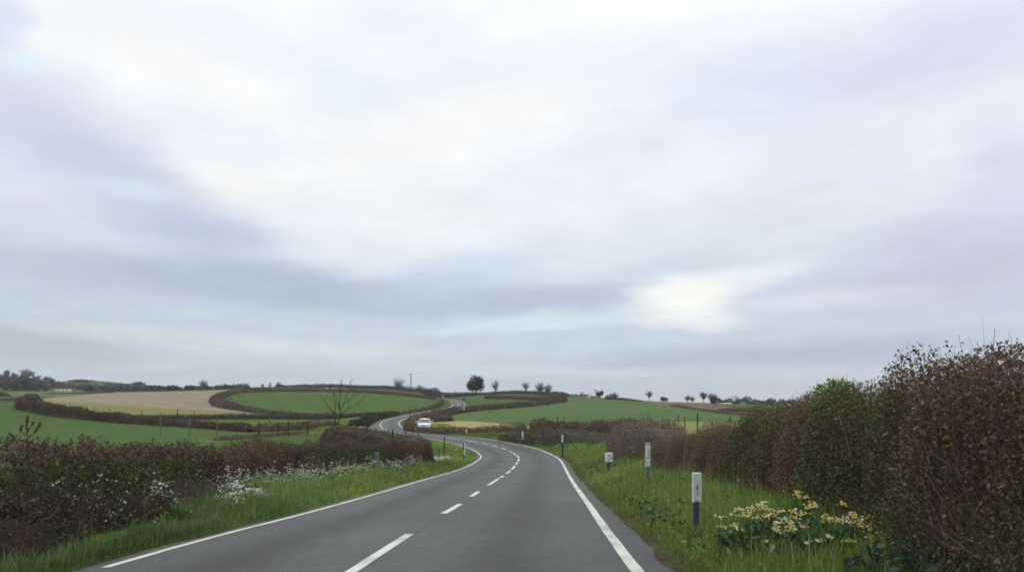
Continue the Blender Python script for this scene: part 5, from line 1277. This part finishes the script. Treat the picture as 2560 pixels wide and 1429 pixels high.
az = wm('ARCTAN2', sep.outputs[0], sep.outputs[1]); el = wm('ARCSINE', sep.outputs[2])
cmb = t.nodes.new("ShaderNodeCombineXYZ"); t.links.new(az, cmb.inputs[0]); t.links.new(el, cmb.inputs[1])
# ragged edges: bend the cloud map with noise, finer and flatter towards the horizon
strch = t.nodes.new("ShaderNodeMapping"); strch.inputs["Scale"].default_value = (1., 2.6, 1.); t.links.new(cmb.outputs[0], strch.inputs[0])


def wnoise(scale, det, rough=.5, vec=None, col=True):
    n = t.nodes.new("ShaderNodeTexNoise"); n.inputs["Scale"].default_value = scale; n.inputs["Detail"].default_value = det
    n.inputs["Roughness"].default_value = rough; t.links.new(vec or strch.outputs[0], n.inputs["Vector"]); return n.outputs["Color" if col else "Fac"]


def vmath(op, a, b=None, s=None):
    n = t.nodes.new("ShaderNodeVectorMath"); n.operation = op
    for k, x in ((0, a), (1, b)):
        if x is None: continue
        if isinstance(x, tuple): n.inputs[k].default_value = x
        else: t.links.new(x, n.inputs[k])
    if s is not None:
        if isinstance(s, (int, float)): n.inputs["Scale"].default_value = s
        else: t.links.new(s, n.inputs["Scale"])
    return n.outputs["Value" if op == 'LENGTH' else "Vector"]


wv = vmath('SUBTRACT', wnoise(5.5, 5, .6), (.5, .5, .5))
wv = vmath('MULTIPLY', wv, (.11, .042, 0.))
pos = vmath('ADD', cmb.outputs[0], wv)


def lin(c): return tuple(((x / 255 + .055) / 1.055) ** 2.4 if x > 10 else x / 3294.6 for x in c)


def azel(u, v):
    d = Vector(((u - CU) / F, 1, -(v - HV) / F)).normalized(); return math.atan2(d.x, d.y), math.asin(d.z)


ramp = t.nodes.new("ShaderNodeValToRGB")
t.links.new(wm('DIVIDE', el, R(90)), ramp.inputs[0])
RAMP = [(1010, (196, 208, 217)), (940, (197, 209, 219)), (880, (199, 211, 223)), (800, (196, 209, 223)), (700, (203, 215, 229)), (590, (221, 231, 240)), (450, (238, 243, 248)), (280, (239, 243, 249)), (60, (236, 240, 249))]
ramp.color_ramp.interpolation = 'B_SPLINE'
els = ramp.color_ramp.elements
for k, (v, c) in enumerate(RAMP):
    e = els[k] if k < 2 else els.new(azel(CU, v)[1] / R(90))
    e.position = max(0., azel(CU, v)[1] / R(90)); e.color = (*lin(c), 1)
e = els.new(.62); e.color = (ZEN, ZEN, ZEN * 1.03, 1)
e = els.new(1.); e.color = (ZEN * 1.15, ZEN * 1.15, ZEN * 1.2, 1)
cur = ramp.outputs[0]
# (u, v, half-width, half-height, tilt degrees, colour, strength): where each bank of cloud hangs
BANKS = [
 (450,185,440,120,-12,(249,250,250),.98), (150,60,120,120,0,(247,249,250),.9), (1230,290,250,85,8,(251,251,249),.95), (930,400,440,100,8,(249,249,249),.95), (600,450,170,50,0,(249,247,244),.7),
 (1080,560,420,120,0,(238,245,247),.85), (1350,640,260,60,0,(226,235,243),.7), (1500,420,300,120,0,(236,240,247),.5),
 (870,225,110,55,0,(224,240,247),.6), (560,335,210,55,-6,(226,240,247),.6), (1010,50,220,60,0,(233,234,246),.5),
 (1900,230,260,110,0,(219,231,247),.85), (2380,110,380,130,5,(217,220,241),.9), (2100,380,300,110,0,(229,232,246),.7),
 (60,330,330,160,-12,(209,217,234),.95), (260,405,210,70,-10,(201,210,229),.9), (0,60,75,100,0,(216,227,244),.9), (40,170,110,32,0,(228,242,250),.7),
 (480,565,240,75,-8,(192,203,224),.95), (60,580,240,60,0,(208,215,231),.7), (300,690,560,60,-4,(188,199,214),.95), (330,474,110,22,0,(222,237,248),.6), (750,720,420,55,-5,(178,191,209),1.), (1000,745,330,40,0,(180,192,209),.9),
 (1150,690,230,55,12,(200,214,232),.7), (1330,750,290,32,4,(186,198,216),.95), (1950,560,340,90,0,(221,229,238),.6),
 (2420,640,330,130,10,(203,207,227),.9), (2520,430,160,140,0,(214,216,236),.7), (2360,700,300,50,5,(194,201,216),.7),
 (100,850,300,60,0,(180,191,200),.95), (330,838,260,24,-6,(206,219,223),.9), (780,868,330,22,-3,(211,223,227),.85), (560,930,500,22,0,(190,202,210),.8),
 (1330,808,290,26,5,(216,231,240),.85), (1500,860,350,30,0,(200,214,230),.6), (1900,890,560,34,3,(182,192,210),1.), (2230,800,300,45,0,(203,210,223),.6),
 (1450,925,330,14,0,(208,221,231),.7), (1150,950,400,18,0,(193,207,222),.6),
 (1800,700,190,34,8,(241,247,249),.85), (1705,748,128,62,8,(254,254,247),1.), (1740,800,130,36,0,(243,248,248),.7), (2030,750,220,30,0,(226,231,241),.7),
]
for (u, v, a, b, tilt, c, k) in BANKS:
    A0 = azel(u, v); da = azel(u + a, v)[0] - azel(u - a, v)[0]; de = azel(u, v - b)[1] - azel(u, v + b)[1]
    mp = t.nodes.new("ShaderNodeMapping"); mp.vector_type = 'TEXTURE'
    mp.inputs["Location"].default_value = (A0[0], A0[1], 0); mp.inputs["Rotation"].default_value = (0, 0, R(tilt)); mp.inputs["Scale"].default_value = (da / 2, de / 2, 1)
    t.links.new(pos, mp.inputs[0])
    mr = t.nodes.new("ShaderNodeMapRange"); mr.interpolation_type = 'SMOOTHSTEP'
    mr.inputs[1].default_value = .25; mr.inputs[2].default_value = 1.55; mr.inputs[3].default_value = k; mr.inputs[4].default_value = 0.
    t.links.new(vmath('LENGTH', mp.outputs[0]), mr.inputs[0])
    mx = t.nodes.new("ShaderNodeMix"); mx.data_type = 'RGBA'; t.links.new(mr.outputs[0], mx.inputs[0]); t.links.new(cur, mx.inputs[6])
    mx.inputs[7].default_value = (*lin(c), 1); cur = mx.outputs[2]
fl = t.nodes.new("ShaderNodeMapRange"); fl.inputs[1].default_value = .3; fl.inputs[2].default_value = .7; fl.inputs[3].default_value = .99; fl.inputs[4].default_value = 1.035
t.links.new(wnoise(9., 5, .5, None, False), fl.inputs[0])
cur = vmath('SCALE', cur, None, fl.outputs[0])
# finer billows, laid out on a flat cloud base overhead so that they crowd together towards the horizon
zc = wm('MAXIMUM', sep.outputs[2], .02); pl = t.nodes.new("ShaderNodeCombineXYZ")
t.links.new(wm('DIVIDE', sep.outputs[0], wm('ADD', zc, .12)), pl.inputs[0]); t.links.new(wm('DIVIDE', sep.outputs[1], wm('ADD', zc, .12)), pl.inputs[1])
f2 = t.nodes.new("ShaderNodeMapRange"); f2.inputs[1].default_value = .3; f2.inputs[2].default_value = .72; f2.inputs[3].default_value = 1.065; f2.inputs[4].default_value = .958
t.links.new(wnoise(2.6, 8, .62, pl.outputs[0], False), f2.inputs[0])
cur = vmath('MULTIPLY', cur, vmath('POWER' if False else 'ADD', vmath('SCALE', (1., 1., 1.), None, f2.outputs[0]), (0., .002, .006)))
bg1 = t.nodes.new("ShaderNodeBackground"); t.links.new(cur, bg1.inputs[0]); bg1.inputs[1].default_value = 1.0
mxs = t.nodes.new("ShaderNodeMixShader"); mxs.inputs[0].default_value = .97
t.links.new(bg0.outputs[0], mxs.inputs[1]); t.links.new(bg1.outputs[0], mxs.inputs[2]); t.links.new(mxs.outputs[0], out.inputs["Surface"])
w.cycles.sampling_method = 'MANUAL'; w.cycles.sample_map_resolution = 512

sun = bpy.data.lights.new("sun", 'SUN'); sun.energy = 0.9; sun.angle = R(28); sun.color = (1, .97, .92)
so = bpy.data.objects.new("sun", sun); COL.objects.link(so)
d = Vector((math.sin(SUN_AZ) * math.cos(SUN_EL), math.cos(SUN_AZ) * math.cos(SUN_EL), math.sin(SUN_EL)))
so.rotation_euler = d.to_track_quat('Z', 'Y').to_euler(); so.location = d * 300

vs = scene.view_settings
vs.view_transform = 'Standard'; vs.look = 'None'; vs.exposure = 0.0; vs.gamma = 1.0; vs.use_curve_mapping = False
scene.render.engine = 'CYCLES'
scene.cycles.max_bounces = 5; scene.cycles.diffuse_bounces = 3; scene.cycles.glossy_bounces = 2; scene.cycles.transmission_bounces = 3; scene.cycles.transparent_max_bounces = 6
scene.cycles.use_denoising = True
scene.cycles.filter_width = 1.7
